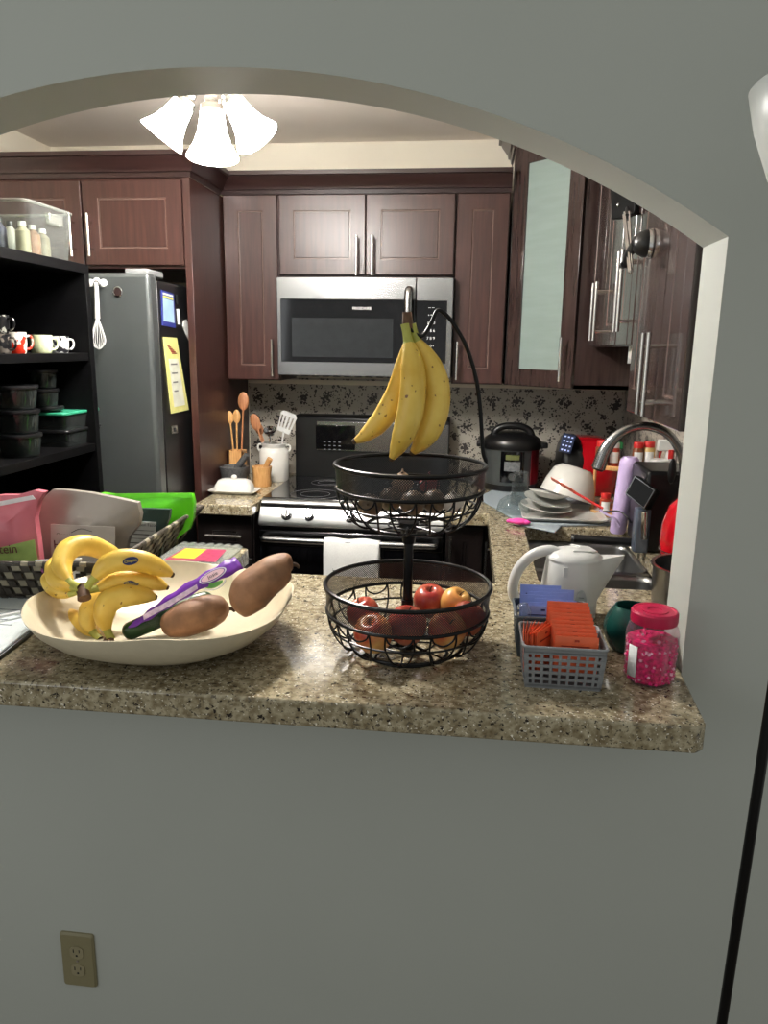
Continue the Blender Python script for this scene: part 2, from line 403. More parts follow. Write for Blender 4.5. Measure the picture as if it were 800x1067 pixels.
def cabinet(name, label, cat, o, ang, w, d, z0, z1, doors, mat, group=None, hl=.16, glass=False, crown=None, body=None, hollow=False):
    """doors: (x0, x1, z0, z1, handle_x, handle_z, vertical)"""
    M = Matrix.Translation(Vector((o[0], o[1], 0))) @ Matrix.Rotation(ang, 4, 'Z')
    root = T(name, label, cat, (o[0], o[1], z0), 0, group)
    g = G()
    if hollow:
        t = .018
        g.box(0, t, .021, d, z0, z1, M); g.box(w-t, w, .021, d, z0, z1, M); g.box(t, w-t, .021, d, z0+.08, z0+.08+t, M); g.box(t, w-t, d-t, d, z0, z1, M)
    elif glass:
        t = .018
        g.box(0, t, .022, d, z0, z1, M); g.box(w-t, w, .022, d, z0, z1, M); g.box(t, w-t, .022, d, z0, z0+t, M); g.box(t, w-t, .022, d, z1-t, z1, M); g.box(t, w-t, d-t, d, z0+t, z1-t, M)
    else: g.box(0, w, .021, d, z0, z1, M)
    g.build('body', body or mat, root, bevel=.0015)
    out = M.to_3x3() @ Vector((0, -1, 0)); ax = M.to_3x3() @ Vector((1, 0, 0))
    for (a, b, c, e, hx, hz, vert) in doors:
        g = G()
        if glass:
            fw = .068
            g.box(a, a+fw, 0, .02, c, e, M); g.box(b-fw, b, 0, .02, c, e, M); g.box(a+fw, b-fw, 0, .02, c, c+fw, M); g.box(a+fw, b-fw, 0, .02, e-fw, e, M)
            dr = g.build('door', mat, root, bevel=.002)
            G().box(a+fw-.004, b-fw+.004, .008, .013, c+fw-.004, e-fw+.004, M).build('glass_pane', FROST, dr)
        else:
            door_geo(g, a+.0015, b-.0015, c+.0015, e-.0015, M=M)
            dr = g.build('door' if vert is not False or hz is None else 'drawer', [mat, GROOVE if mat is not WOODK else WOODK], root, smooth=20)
        if hx is not None:
            bar_handle(dr, M @ Vector((hx, 0, hz)), hl, out, vert, ax=ax)
    return root, M
GROOVE = pm('groove_highlight', (98, 80, 74), .25, var=.1)  # lighter tone paints edge highlights into the door grooves
FROST = pm('frosted_glass', (156, 172, 166), .25, var=.05, scale=5, trans=.35, stretch=(1, 1, 8))

def sweep(path, prof, z, parent, name, mat):
    """crown moulding: profile (outwards, height) mitred along a plan path; outwards = left normal reversed"""
    g = G(); n = len(path); rings = []
    P = [Vector(p) for p in path]
    for i, p in enumerate(P):
        ds = []
        if i: ds.append((p-P[i-1]).normalized())
        if i < n-1: ds.append((P[i+1]-p).normalized())
        ns = [Vector((d.y, -d.x)) for d in ds]
        m = (ns[0]+ns[-1]).normalized(); k = 1/max(.3, m.dot(ns[0]))
        rings.append([g.bm.verts.new((p.x+m.x*k*o, p.y+m.y*k*o, z+h)) for o, h in prof])
    q = len(prof)
    for a, b in zip(rings, rings[1:]):
        for i in range(q): g.face([a[i], a[(i+1) % q], b[(i+1) % q], b[i]])
    g.face(rings[0]); g.face(rings[-1][::-1])
    return g.build(name, mat, parent, smooth=30)
CPROF = [(0, 0), (.006, 0), (.010, .016), (.018, .018), (.022, .032), (.046, .058), (.050, .066), (.062, .068), (.062, .084), (0, .084)]
# over-fridge cabinet with its tall side panel
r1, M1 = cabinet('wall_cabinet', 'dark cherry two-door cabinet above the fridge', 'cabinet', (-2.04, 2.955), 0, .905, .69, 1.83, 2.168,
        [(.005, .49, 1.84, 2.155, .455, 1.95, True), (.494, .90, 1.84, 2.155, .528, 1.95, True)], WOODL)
sweep([(-2.045, 2.955), (-1.106, 2.955), (-1.106, 3.30)], CPROF, 2.163, r1, 'crown_moulding', CROWN)
pn = G().box(-1.135, -1.106, 2.953, YB, 0, 2.163).build('fridge_side_panel', WOODL, bevel=.0015)
tag(pn, 'tall dark cherry side panel standing between the fridge and the small counter', 'panel')
ydoor = 3.32
cabs = []
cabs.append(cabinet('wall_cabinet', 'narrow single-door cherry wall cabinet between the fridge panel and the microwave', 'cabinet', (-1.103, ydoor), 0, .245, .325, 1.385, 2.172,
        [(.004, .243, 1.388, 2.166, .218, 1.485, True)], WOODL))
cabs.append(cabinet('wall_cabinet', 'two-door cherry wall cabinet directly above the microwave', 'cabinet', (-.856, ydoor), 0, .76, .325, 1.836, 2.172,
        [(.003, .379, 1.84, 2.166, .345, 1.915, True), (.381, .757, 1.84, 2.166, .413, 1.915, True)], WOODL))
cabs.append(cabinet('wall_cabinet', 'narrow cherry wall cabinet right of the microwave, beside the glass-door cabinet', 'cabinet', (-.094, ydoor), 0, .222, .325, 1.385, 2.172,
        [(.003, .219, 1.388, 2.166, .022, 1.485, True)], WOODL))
cm = sweep([(-1.103, ydoor), (.128, ydoor)], CPROF, 2.166, None, 'crown_moulding', CROWN)
tag(cm, 'dark cherry crown moulding running over the wall cabinets above the microwave', 'moulding')
# diagonal corner cabinet with a frosted glass door
da = math.atan2(3.06-3.325, .385-.136); dw = math.hypot(.249, .265)
root = T('corner_cabinet', 'tall diagonal corner cabinet with a frosted glass door', 'cabinet', (.136, 3.325, 1.385))
pts = [(.136, 3.345), (.392, 3.07), (XR-.01, 3.07), (XR-.01, YB-.016), (.136, YB-.016)]
z0, z1 = 1.385, 2.34
g = G(); t = .018
def wallseg(a, b, z0, z1, th=.016):
    a, b = Vector((*a, 0)), Vector((*b, 0)); d = (b-a).normalized(); n = Vector((-d.y, d.x, 0))*th
    g.prism([a+Vector((0, 0, z0)), b+Vector((0, 0, z0)), b+n+Vector((0, 0, z0)), a+n+Vector((0, 0, z0))], (0, 0, z1-z0))
wallseg(pts[1], pts[2], z0, z1); wallseg(pts[2], pts[3], z0, z1); wallseg(pts[3], pts[4], z0, z1); wallseg(pts[4], pts[0], z0, z1)
for z in (z0, z1-t): g.prism([(x, y, z) for x, y in pts], (0, 0, t))
g.build('body', WOODR, root, bevel=.001)
for z in (1.72, 2.03): G().prism([(x+(.02 if i in (0, 4) else -.02 if i in (2, 3) else 0), y+(-.018 if i > 2 else .018), z) for i, (x, y) in enumerate(pts)], (0, 0, .015)).build('shelf', WPLAST, root)
MD = Matrix.Translation(Vector((.138, 3.322, 0))) @ Matrix.Rotation(da, 4, 'Z')
g = G(); fw = .07; a, b, c, e = .002, dw-.002, z0+.002, z1-.004
g.box(a, a+fw, 0, .02, c, e, MD); g.box(b-fw, b, 0, .02, c, e, MD); g.box(a+fw, b-fw, 0, .02, c, c+fw, MD); g.box(a+fw, b-fw, 0, .02, e-fw, e, MD)
dr = g.build('door', WOODR, root, bevel=.002)
G().box(a+fw-.004, b-fw+.004, .008, .013, c+fw-.004, e-fw+.004, MD).build('glass_pane', FROST, dr)
bar_handle(dr, MD @ Vector((b-.035, 0, 1.50)), .17, MD.to_3x3() @ Vector((0, -1, 0)))
sweep([(.136, 3.60), (.136, 3.325), (.387, 3.058), (XR-.02, 3.058)], [(o, h*1.15) for o, h in CPROF], 2.335, root, 'crown_moulding', CROWN)
# right wall run; local x runs towards the camera
cabinet('wall_cabinet', 'short glossy dark double-door cabinet next to the glass-door corner cabinet', 'cabinet', (.43, 3.052), -PI/2, .628, .28, 1.55, 2.36,
        [(.058, .372, 1.553, 2.355, .335, 1.665, True), (.375, .624, 1.553, 2.355, .41, 1.665, True)], WOODR, hl=.19)
cabinet('wall_cabinet', 'short glossy dark cabinet half hidden behind the black suction mount', 'cabinet', (.43, 2.418), -PI/2, .242, .28, 1.55, 2.36,
        [(.003, .172, 1.553, 2.355, .150, 1.70, True), (.175, .239, 1.553, 2.355, .200, 1.70, True)], WOODR, hl=.22)
cabinet('wall_cabinet', 'nearest glossy dark wall cabinet on the right, hanging lowest beside the white jamb', 'cabinet', (.43, 2.170), -PI/2, .550, .28, 1.372, 2.36,
        [(.002, .325, 1.374, 2.355, .296, 1.485, True), (.328, .548, 1.374, 2.355, .357, 1.485, True)], WOODR, hl=.19)
# base cabinets
cabinet('base_cabinet', 'small black base cabinet with drawer left of the stove', 'cabinet', (-1.10, 2.86), 0, .238, .775, 0, CT-.046,
        [(.004, .234, .69, .862, .125, .785, False), (.004, .234, .10, .686, .20, .60, True)], WOODK, hl=.15)
cabinet('base_cabinet', 'black corner base cabinet right of the stove', 'cabinet', (-.083, 2.885), 0, .19, .75, 0, CT-.053,
        [(.004, .150, .10, .852, .02, .74, True)], WOODK, hl=.15)
cabinet('base_cabinet', 'black base cabinet run under the sink with a long vertical handle', 'cabinet', (.11, 2.84), -PI/2, .83, .58, 0, CT-.053,
        [(.01, .40, .10, .852, .06, .70, True), (.405, .80, .10, .852, .75, .70, True)], WOODK, hl=.24, hollow=True)
cabinet('base_cabinet', 'peninsula base cabinet under the pass-through counter, behind the half wall', 'cabinet', (.0, 1.955), PI, 1.27, .335, 0, CT-.053,
        [(.01, .42, .10, .852, .38, .72, True), (.43, .84, .10, .852, .47, .72, True), (.85, 1.26, .10, .852, .89, .72, True)], WOODK)

# ================================================================== MICROWAVE
YM = 3.27
x0, x1, z0, z1 = -.855, -.095, 1.410, 1.828
mw = T('microwave', 'stainless over-the-range microwave with black glass door above the stove', 'microwave', (-.475, 3.45, z0))
G().box(x0, x1, YM+.022, YB-.01, z0, z1).build('body', pm('mw_body_grey', (56, 56, 58), .4), mw, bevel=.004)
xs = at(433, 330, Y=YM).x
d = G().box(x0, xs-.001, YM, YM+.022, z0+.002, z1-.001).build('door', STEEL, mw, bevel=.003)
A, B = at(292, 311, Y=YM), at(433, 379, Y=YM)
G().box(A.x, xs-.002, YM-.002, YM+.002, B.z, A.z).build('window_glass', BGLASS, d, bevel=.003)
A2, B2 = at(304, 331, Y=YM), at(409, 373, Y=YM)
G().box(A2.x, B2.x, YM-.0028, YM-.0018, B2.z, A2.z).build('window_screen', pm('mw_screen', (34, 36, 38), .15, var=.1), d)
g = G().text('FRIGIDAIRE', .016, face_M((at(377, 321.5, Y=YM).x, YM-.0024, at(377, 321.5, Y=YM).z), FRONT)); g.build('logo', WINK, d, smooth=0)
hx = at(425.5, 340, Y=YM).x
g = G().tube(cr([(hx, YM, z1-.055), (hx, YM-.035, z1-.065), (hx, YM-.042, (z0+z1)/2), (hx, YM-.035, z0+.045), (hx, YM, z0+.03)], 8), .018, 14, sc=.8)
g.build('handle', STEEL, d)
cp = G().box(xs+.001, x1, YM, YM+.022, z0+.002, z1-.001).build('control_panel', STEEL, mw, bevel=.003)
A, B = at(434, 313, Y=YM), at(464, 379, Y=YM)
G().box(xs+.002, B.x, YM-.002, YM+.002, B.z, A.z).build('keypad', BGLASS, cp, bevel=.002)
g = G()
for i, row in enumerate(('-- --', '• • •', '1 2 3', '4 5 6', '7 8 9', '• 0 •', '▪ ▪')):
    g.text(row, .017, face_M(((xs+B.x)/2, YM-.0024, A.z-.028-.032*i), FRONT))
g.build('keypad_marks', WINK, cp, smooth=0)
g = G()
for k in range(14): g.box(x0+.05+k*.048, x0+.08+k*.048, YM+.03, YM+.20, z0-.003, z0+.002)
g.build('vent_grille', BPLAST, mw)

# ================================================================== RANGE
rx0, rx1, ry = -.852, -.090, 2.90
rg = T('stove', 'stainless electric range with black glass cooktop and front knobs', 'stove', (-.47, 3.25, 0))
G().box(rx0+.004, rx1-.004, ry+.03, YB-.02, .05, .905).build('body', BPLAST, rg, bevel=.003)
G().box(rx0, rx1, ry+.075, 3.52, .905, .921).build('cooktop', BGLASS, rg, bevel=.004)
g = G()
for (cx, cy, R) in ((-.65, 3.08, .105), (-.28, 3.08, .085), (-.65, 3.36, .075), (-.28, 3.36, .095)):
    for q in (R, R*.6): g.ring((cx, cy, .9211), q, .0008, 40, 4)
g.build('burner_rings', pm('burner_print', (90, 90, 92), .4), rg)
# front control panel: sloped, with rounded ends
prof = [(ry+.085, .918), (ry+.060, .919), (ry+.046, .910), (ry-.006, .842), (ry-.006, .818), (ry+.085, .812)]
g = G().prism([(rx0, y, z) for y, z in prof], (rx1-rx0, 0, 0))
fp = g.build('front_panel', pm('satin_steel_panel', (196, 196, 194), .38, 1, var=.03), rg, bevel=.006)
pn_n = Vector((0, -.068, .052)).normalized()
for i, px in enumerate((299, 322.5, 365, 420, 443)):
    c = at(px, 538+(px-299)*.04, Y=ry+.017)
    k = G().cyl(c, c+pn_n*.014, .024, .022, 24).cyl(c+pn_n*.014, c+pn_n*.030, .019, .017, 24)
    kb = k.build('knob', pm('knob_steel', (112, 112, 114), .2, 1), rg, bevel=.002)
    G().box(-.0045, .0045, -.020, .020, 0, .012, face_M(c+pn_n*.028, pn_n)).build('grip', CHROME, kb, bevel=.002)
od = G().box(rx0+.004, rx1-.004, ry+.004, ry+.03, .25, .80).build('oven_door', BGLASS, rg, bevel=.004)
G().box(rx0+.004, rx1-.004, ry+.000, ry+.006, .735, .798).build('door_top_rail', pm('dark_steel_rail', (70, 70, 72), .25, 1), od, bevel=.003)
HZ, HY = .772, ry-.048
g = G().tube(cr([(rx0+.03, ry, HZ), (rx0+.035, HY+.01, HZ), (rx0+.07, HY, HZ), (-.47, HY-.004, HZ), (rx1-.07, HY, HZ), (rx1-.035, HY+.01, HZ), (rx1-.03, ry, HZ)], 8), .013, 12)
g.build('oven_handle', STEEL, od)
G().box(rx0+.004, rx1-.004, ry+.006, ry+.03, .06, .235).build('storage_drawer', STEELD, rg, bevel=.004)
# backguard
bz = at(390, 437, Y=3.53).z
g = G().prism([(rx0+.01, y, z) for y, z in ((3.53, .915), (3.535, bz), (3.56, bz+.012), (YB-.012, bz+.012), (YB-.012, .915))], (rx1-rx0-.02, 0, 0))
bg = g.build('backguard', BPLAST, rg, bevel=.004)
G().box(at(330, 455, Y=3.53).x, rx1-.012, 3.524, 3.538, at(390, 471, Y=3.53).z, at(390, 440, Y=3.53).z).build('steel_face', STEEL, bg, bevel=.003)
dl, dr_ = at(322, 450, Y=3.525), at(370, 469, Y=3.525)
G().box(at(329, 450, Y=3.525).x, dr_.x, 3.520, 3.527, dr_.z, at(350, 443, Y=3.525).z).build('display', BGLASS, bg, bevel=.002)
g = G()
for i in range(4):
    for j in range(3): g.box(-.70+i*.024, -.690+i*.024, 3.5190, 3.5205, 1.052+j*.018, 1.056+j*.018)
g.build('display_marks', pm('grey_mark', (120, 122, 124), .5), bg)

# towel over the oven handle
tx0, tx1 = at(337, 572, Y=HY-.02).x, at(395, 572, Y=HY-.02).x
g = G(); ys = []
prof = [(HY+.019, .60), (HY+.0185, .70), (HY+.0175, HZ), (HY+.012, HZ+.012), (HY, HZ+.0175), (HY-.012, HZ+.012), (HY-.0175, HZ), (HY-.021, .72), (HY-.024, .64), (HY-.024, .55)]
N = 22; rows = []
for y, z in prof:
    rows.append([g.bm.verts.new((tx0+(tx1-tx0)*i/N, y-(.004*abs(math.sin(i*.7)) if z < .76 and y < HY else 0), z+.003*math.sin(i*.5))) for i in range(N+1)])
for a, b in zip(rows, rows[1:]):
    for i in range(N): g.face([a[i], a[i+1], b[i+1], b[i]])
tw = g.build('dish_towel', pm('white_towel_cloth', (226, 226, 222), .9, var=.05, scale=200, bump=.4), solid=.003, smooth=60)
tag(tw, 'white dish towel with a small dark print draped over the oven handle', 'towel')
g = G()
random.seed(3)
for k in range(26):
    a = random.uniform(0, 2*PI); rr = random.uniform(0, .014)
    c = Vector((tx0+.035+rr*math.cos(a), HY-.0262, .662+rr*math.sin(a))); g.ell(c, (.0035, .0006, .0025), n=8)
g.build('towel_print', pm('faded_print', (70, 84, 80), .8), tw)

# ================================================================== FRIDGE
fr = T('fridge', 'dark grey steel fridge standing under the cabinet, magnets on its side', 'fridge', (-1.565, 3.05, 0))
FX = -1.150
G().box(-1.98, FX-.006, 2.722, 3.45, .02, 1.765).build('body', BPLAST, fr, bevel=.006)
fd = G().box(-1.985, FX, 2.640, 2.712, .66, 1.784).build('door', STEELD, fr, bevel=.016, seg=4)
fz = G().box(-1.985, FX, 2.640, 2.712, .05, .65).build('freezer_drawer', STEELD, fr, bevel=.016, seg=4)
g = G().box(FX-.10, FX-.012, 2.66, 2.80, 1.775, 1.800); g.build('hinge_cover', pm('grey_hinge_plastic', (120, 122, 122), .5), fr, bevel=.006)
g = G().tube(cr([(-1.93, 2.64, .85), (-1.93, 2.59, .88), (-1.93, 2.585, 1.25), (-1.93, 2.59, 1.62), (-1.93, 2.64, 1.65)], 8), .012, 10); g.build('handle', STEELD, fd)
bc = at(123, 304, Y=2.64)
g = G().cyl(bc, bc-Vector((0, .003, 0)), .018, n=28); bd = g.build('round_badge', pm('badge_dark', (60, 46, 44), .3, .5), fd)
G().lathe([(.0150, 0), (.018, .0012), (.0150, .002)], bc-Vector((0, .003, 0)), 28, Matrix.Rotation(PI/2, 3, 'X')).build('badge_rim', CHROME, bd)
# magnets and papers on the fridge's side
def sheet(name, pix, X, mats, label, cat, group=None, th=.0025):
    P = [at(a, b, X=X) for a, b in pix]
    g = G().prism(P, (th, 0, 0)); return tag(g.build(name, mats, smooth=0), label, cat, group), P
BLUE = pm('blue_cardboard', (44, 52, 128), .4); SKY = pm('pale_blue_print', (164, 196, 222), .4, var=.15, scale=12)
SX = FX+.0005-.006
o, P = sheet('fridge_calendar', [(167.5, 302), (180.5, 306), (182.5, 342), (168.5, 339)], SX, BLUE, 'blue-bordered calendar magnet with a pale picture on the fridge side', 'magnet')
def inner(P, u0, u1, v0, v1, off):
    f = lambda u, v: (P[0]*(1-u)+P[1]*u)*(1-v)+(P[3]*(1-u)+P[2]*u)*v+Vector((off, 0, 0))
    return [f(u0, v0), f(u1, v0), f(u1, v1), f(u0, v1)]
G().prism(inner(P, .10, .90, .22, .86, .0026), (.0006, 0, 0)).build('picture', SKY, o, smooth=0)
G().prism(inner(P, .10, .90, .06, .11, .0026), (.0006, 0, 0)).build('white_line', WINK, o, smooth=0)
G().prism(inner(P, .10, .90, .14, .20, .0026), (.0006, 0, 0)).build('yellow_strip', pm('yellow_strip', (212, 206, 96), .5), o, smooth=0)
YEL = pm('pale_yellow_paper', (228, 222, 140), .5, var=.06)
o, P = sheet('paper_flyer', [(169.5, 351), (183.5, 352), (196, 427), (178, 431)], SX, YEL, 'long pale yellow flyer hanging below the blue calendar on the fridge side', 'flyer', th=.003)
G().prism(inner(P, .18, .82, .28, .92, .0031), (.0006, 0, 0)).build('printed_area', pm('flyer_white', (226, 226, 208), .5, var=.12, scale=25), o, smooth=0)
for q in range(6):
    G().prism(inner(P, .2+.05*q, .36+.09*q if q < 5 else .8, .10+.02*q, .115+.02*q, .0031), (.0006, 0, 0)).build('heading_mark', pm('flyer_red', (150, 60, 50), .5), o, smooth=0)
for q in range(4):
    G().prism(inner(P, .28, .7-.06*q, .34+.12*q, .36+.12*q, .0038), (.0004, 0, 0)).build('text_line', pm('flyer_grey', (120, 120, 116), .5), o, smooth=0)
c0, c1 = at(185, 322, X=SX+.006), at(186.5, 338, X=SX+.006)
mk = G().cyl(c0, c1, .006, n=12).build('marker_pen', WPLAST); tag(mk, 'white marker pen clipped upright on the fridge side beside the calendar', 'pen')
G().cyl(at(183.5, 307, X=SX+.006), at(184.6, 317, X=SX+.006), .0065, n=12).build('cap', BPLAST, mk)
o, P = sheet('photo_magnet', [(191, 334), (194, 333), (198, 344), (201, 360), (199, 360), (193, 348), (190, 340)], SX, pm('magnet_white', (214, 214, 210), .4, var=.2, scale=50), 'small white rounded picture magnet near the cabinet panel on the fridge side', 'magnet')
o, P = sheet('magnetic_clip', [(177, 444), (183, 443), (183.5, 451), (177.6, 452)], SX, NICKEL, 'small square metal clip magnet low on the fridge side', 'magnet', th=.006)
G().prism(inner(P, .35, .7, .25, .75, .0062), (.0006, 0, 0)).build('slot', INK, o, smooth=0)
# hooks and whisk on the fridge door
for k, px in enumerate((95.5, 101.5, 108.5)):
    c = at(px, 295 if k != 1 else 293.5, Y=2.64)
    h = T('magnetic_hook', ['round white hook on the fridge door, nearest the black bookcase', 'round white hook on the fridge door, the middle one of three, over the whisk', 'round white hook on the fridge door, the one farthest from the bookcase'][k], 'hook', c, group='white hooks on the fridge door')
    G().cyl(c, c-Vector((0, .010, 0)), .0135, n=24).build('disc', WPLAST, h, bevel=.003)
    G().tube(cr([c+Vector((0, -.008, -.004)), c+Vector((0, -.02, -.016)), c+Vector((0, -.028, -.014)), c+Vector((0, -.030, -.006))], 5), .002, 8).build('prong', CHROME, h)
c = at(100.5, 300, Y=2.613); e = at(103, 364, Y=2.60)
wk = T('whisk', 'white wire whisk hanging from a hook on the fridge door', 'whisk', c)
m_ = at(101.5, 332, Y=2.605)
G().tube(cr([c+Vector((.0, 0, .008)), c, m_], 6), lambda t: .006+.003*t, 12, sc=1).build('grip', WPLAST, wk)
G().tube([c+Vector((.009*math.cos(a), 0, .014+.009*math.sin(a))) for a in [2*PI*i/14 for i in range(14)]], .0018, 8, closed=True).build('hanging_loop', CHROME, wk)
g = G(); L_ = (m_-e).length; ax = (e-m_).normalized()
for k in range(5):
    a = PI*k/5; s = Vector((math.cos(a), math.sin(a), 0))
    g.tube(cr([m_+s*.004, m_+ax*L_*.4+s*.017, m_+ax*L_*.75+s*.024, e, m_+ax*L_*.75-s*.024, m_+ax*L_*.4-s*.017, m_-s*.004], 5), .0013, 6)
g.build('wires', WPLAST, wk)

# ================================================================== CEILING LIGHT
LC = Vector((at(218, 110, Y=2.2).x, 2.20, ZC))
cl = T('ceiling_light', 'three-shade ceiling light with glowing white glass bells in the kitchen', 'ceiling light', LC)
G().lathe([(0, 0), (.075, 0), (.075, -.012), (.05, -.03), (.018, -.036), (.012, -.09), (.022, -.12), (.022, -.14), (.012, -.165), (0, -.17)], LC, 32).build('canopy', NICKEL, cl)
GLOW = pm('glowing_opal_glass', (255, 248, 236), .3, var=.0, emis=165.0, emc=(255, 251, 246))
for i, (a, tilt) in enumerate(((-PI/2+.12, .10), (PI, .68), (0, .62))):
    dv = Vector((math.cos(a), math.sin(a), 0)); R = .125 if i == 0 else .060
    sk = (at(221, 112, Y=2.08), at(194, 104, Y=2.26), at(241, 104, Y=2.26))[i]
    G().tube(cr([LC+Vector((0, 0, -.13)), LC+dv*R*.5+Vector((0, 0, -.12)), LC.lerp(sk, .85)+Vector((0, 0, .06)), sk+Vector((0, 0, .03))], 8), .006, 8).build('arm', NICKEL, cl)
    Rm = Matrix.Rotation(tilt, 3, Vector((-dv.y, dv.x, 0)) * -1)
    G().lathe([(0, .03), (.016, .028), (.02, .02), (.019, .012), (.030, .004), (.032, -.012), (.028, -.014), (0, -.014)], sk, 24, Rm).build('socket', NICKEL, cl)
    G().lathe([(.029, -.006), (.033, -.03), (.038, -.06), (.048, -.09), (.064, -.118), (.068, -.126), (.066, -.127), (.060, -.117), (.044, -.09), (.034, -.06), (.029, -.03), (.025, -.006)], sk, 32, Rm).build('shade', GLOW, cl)
    ld = bpy.data.lights.new('kitchen_bulb', 'POINT'); ld.energy = 18; ld.shadow_soft_size = .022; ld.color = (1, .975, .94)
    lo = bpy.data.objects.new('kitchen_bulb', ld); col.objects.link(lo); lo.location = sk+Rm @ Vector((0, 0, -.095))

# ================================================================== BOOKCASE ON THE LEFT
BX0, BX1, BY0, BY1 = -1.66, -1.30, 1.66, 2.50
bk = T('bookcase', 'tall black open bookcase on the left holding mugs and food containers', 'bookcase', ((BX0+BX1)/2, (BY0+BY1)/2, 0))
z_top, z_2, z_3 = 1.795, 1.505, 1.195
for y in (BY0, BY1-.028): G().box(BX0, BX1, y, y+.028, 0, z_top-.03).build('side_panel', BMATTE, bk, bevel=.001)
G().box(BX0, BX1, BY0, BY1, z_top-.03, z_top).build('top_panel', BMATTE, bk, bevel=.001)
G().box(BX0, BX0+.008, BY0+.028, BY1-.028, .0, z_top-.03).build('back_panel', BMATTE, bk)
for z in (z_2, z_3, .88, .50, .08): G().box(BX0+.008, BX1-.006, BY0+.028, BY1-.028, z-.026, z).build('shelf', BMATTE, bk, bevel=.001)

def mug(label, y, x, z, r, h, mat, hang=0, mats=None, prints=None):
    t = T('mug', label, 'mug', (x, y, z), 0, 'mugs on the bookcase shelf')
    c = Vector((x, y, z))
    G().lathe([(0, .001), (r*.82, 0), (r*.9, .004), (r, h*.5), (r, h), (r-.003, h), (r-.003, h*.5), (r*.8, .006), (0, .006)], c, 28).build('cup', mat, t)
    d = Vector((math.cos(hang), math.sin(hang), 0))
    G().tube(cr([c+d*(r-.002)+Vector((0, 0, h*.82)), c+d*(r+.014)+Vector((0, 0, h*.80)), c+d*(r+.018)+Vector((0, 0, h*.5)), c+d*(r+.010)+Vector((0, 0, h*.25)), c+d*(r-.002)+Vector((0, 0, h*.2))], 6), .0035, 8).build('handle', mat, t)
    return t
def splat(name, c1, c2, sc, th=.5):
    m = pm(name, c1, .3); nt = m.node_tree; n = [q for q in nt.nodes if q.type == 'TEX_NOISE'][0]; n.inputs['Scale'].default_value = sc
    r = [q for q in nt.nodes if q.type == 'VALTORGB'][0]; r.color_ramp.elements[0].position = th; r.color_ramp.elements[1].position = th+.03
    r.color_ramp.elements[0].color = tuple(lin(c1))+(1,); r.color_ramp.elements[1].color = tuple(lin(c2))+(1,); return m
MX = BX1-.05
def shelfY(px, X): return at(px, 360, X=X).y
mug('dark patterned mug at the left end of the shelf, another mug on top of it', shelfY(2, MX), MX, z_2, .026, .055, splat('mug_dark', (22, 22, 26), (120, 112, 104), 60))
mug('dark mug with pale print stacked on top of another mug', shelfY(2, MX), MX, z_2+.056, .025, .052, splat('mug_dark_top', (18, 18, 20), (190, 188, 180), 45, .58))
mug('white mug with red flower print on the bookcase shelf', shelfY(17, MX), MX, z_2, .030, .062, splat('mug_red', (222, 218, 208), (196, 44, 22), 28), .9)
mug('plain pale green mug on the bookcase shelf', shelfY(43, MX), MX, z_2, .034, .056, pm('mug_green', (206, 216, 172), .3), .9)
mug('white mug with black sketch print, rightmost on the bookcase shelf', shelfY(62, MX-.03), MX-.03, z_2, .030, .054, splat('mug_sketch', (216, 216, 212), (40, 40, 44), 50, .52), .9)

DGL = clear('smoky_container_glass', (170, 180, 176), .05, .16); GLID = pm('green_lid_plastic', (46, 138, 106), .4); BLID = pm('black_lid_plastic', (20, 20, 22), .35)
def tub(label, x, y, z, r, h, lid=BLID, group='round lidded containers on the bookcase'):
    t = T('food_container', label, 'container', (x, y, z), 0, group); c = Vector((x, y, z))
    G().lathe([(0, 0), (r*.8, 0), (r*.86, .004), (r*.98, h-.012), (r, h-.008), (r-.003, h-.008), (r*.83, .006), (0, .006)], c, 28).build('tub', DGL, t)
    G().lathe([(0, h-.008), (r+.002, h-.010), (r+.004, h-.006), (r+.003, h), (r*.9, h+.001), (r*.86, h-.002), (0, h-.002)], c, 28).build('lid', lid, t)
    return t
KX = BX1-.075
kY = lambda px, X: at(px, 440, X=X).y
for k, nm in enumerate(('lowest', 'middle', 'topmost')):
    tub('round glass container with black lid, %s of the nearer stack of three' % nm, KX, kY(19, KX), z_3+k*.073, .062, .070)
for k, nm in enumerate(('lower', 'upper')):
    tub('small dark glass container with black lid, %s of two stacked behind the round glass stack' % nm, KX-.03, kY(49, KX-.03), z_3+.136+k*.062, .042, .058)
def rect_tub(label, x, y, z, w, d, h, lid, group):
    t = T('food_container', label, 'container', (x, y, z), 0, group)
    a = rrect(x-d/2+.008, x+d/2-.008, y-w/2+.008, y+w/2-.008, .015); b = rrect(x-d/2, x+d/2, y-w/2, y+w/2, .018)
    g = G(); va = [g.bm.verts.new((p[0], p[1], z)) for p in a]; vb = [g.bm.verts.new((p[0], p[1], z+h-.010)) for p in b]
    g.face(va[::-1]); n = len(va)
    for i in range(n): g.face([va[i], va[(i+1) % n], vb[(i+1) % n], vb[i]])
    g.build('tub', DGL, t)
    G().prism([(p[0], p[1], z+h-.010) for p in rrect(x-d/2-.004, x+d/2+.004, y-w/2-.004, y+w/2+.004, .02)], (0, 0, .010)).build('lid', lid, t, bevel=.003)
rect_tub('flat glass container with black lid, lowest beside the bookcase side', KX-.02, kY(70, KX-.02), z_3, .235, .13, .058, BLID, 'flat containers on the bookcase')
rect_tub('flat glass container with bright green lid stacked on a black-lidded one', KX-.02, kY(69, KX-.02), z_3+.059, .235, .13, .058, GLID, 'flat containers on the bookcase')
tub('small round dark container with black lid standing on the green lid', KX-.03, kY(52, KX-.03), z_3+.118-.0005, .045, .018, BLID)

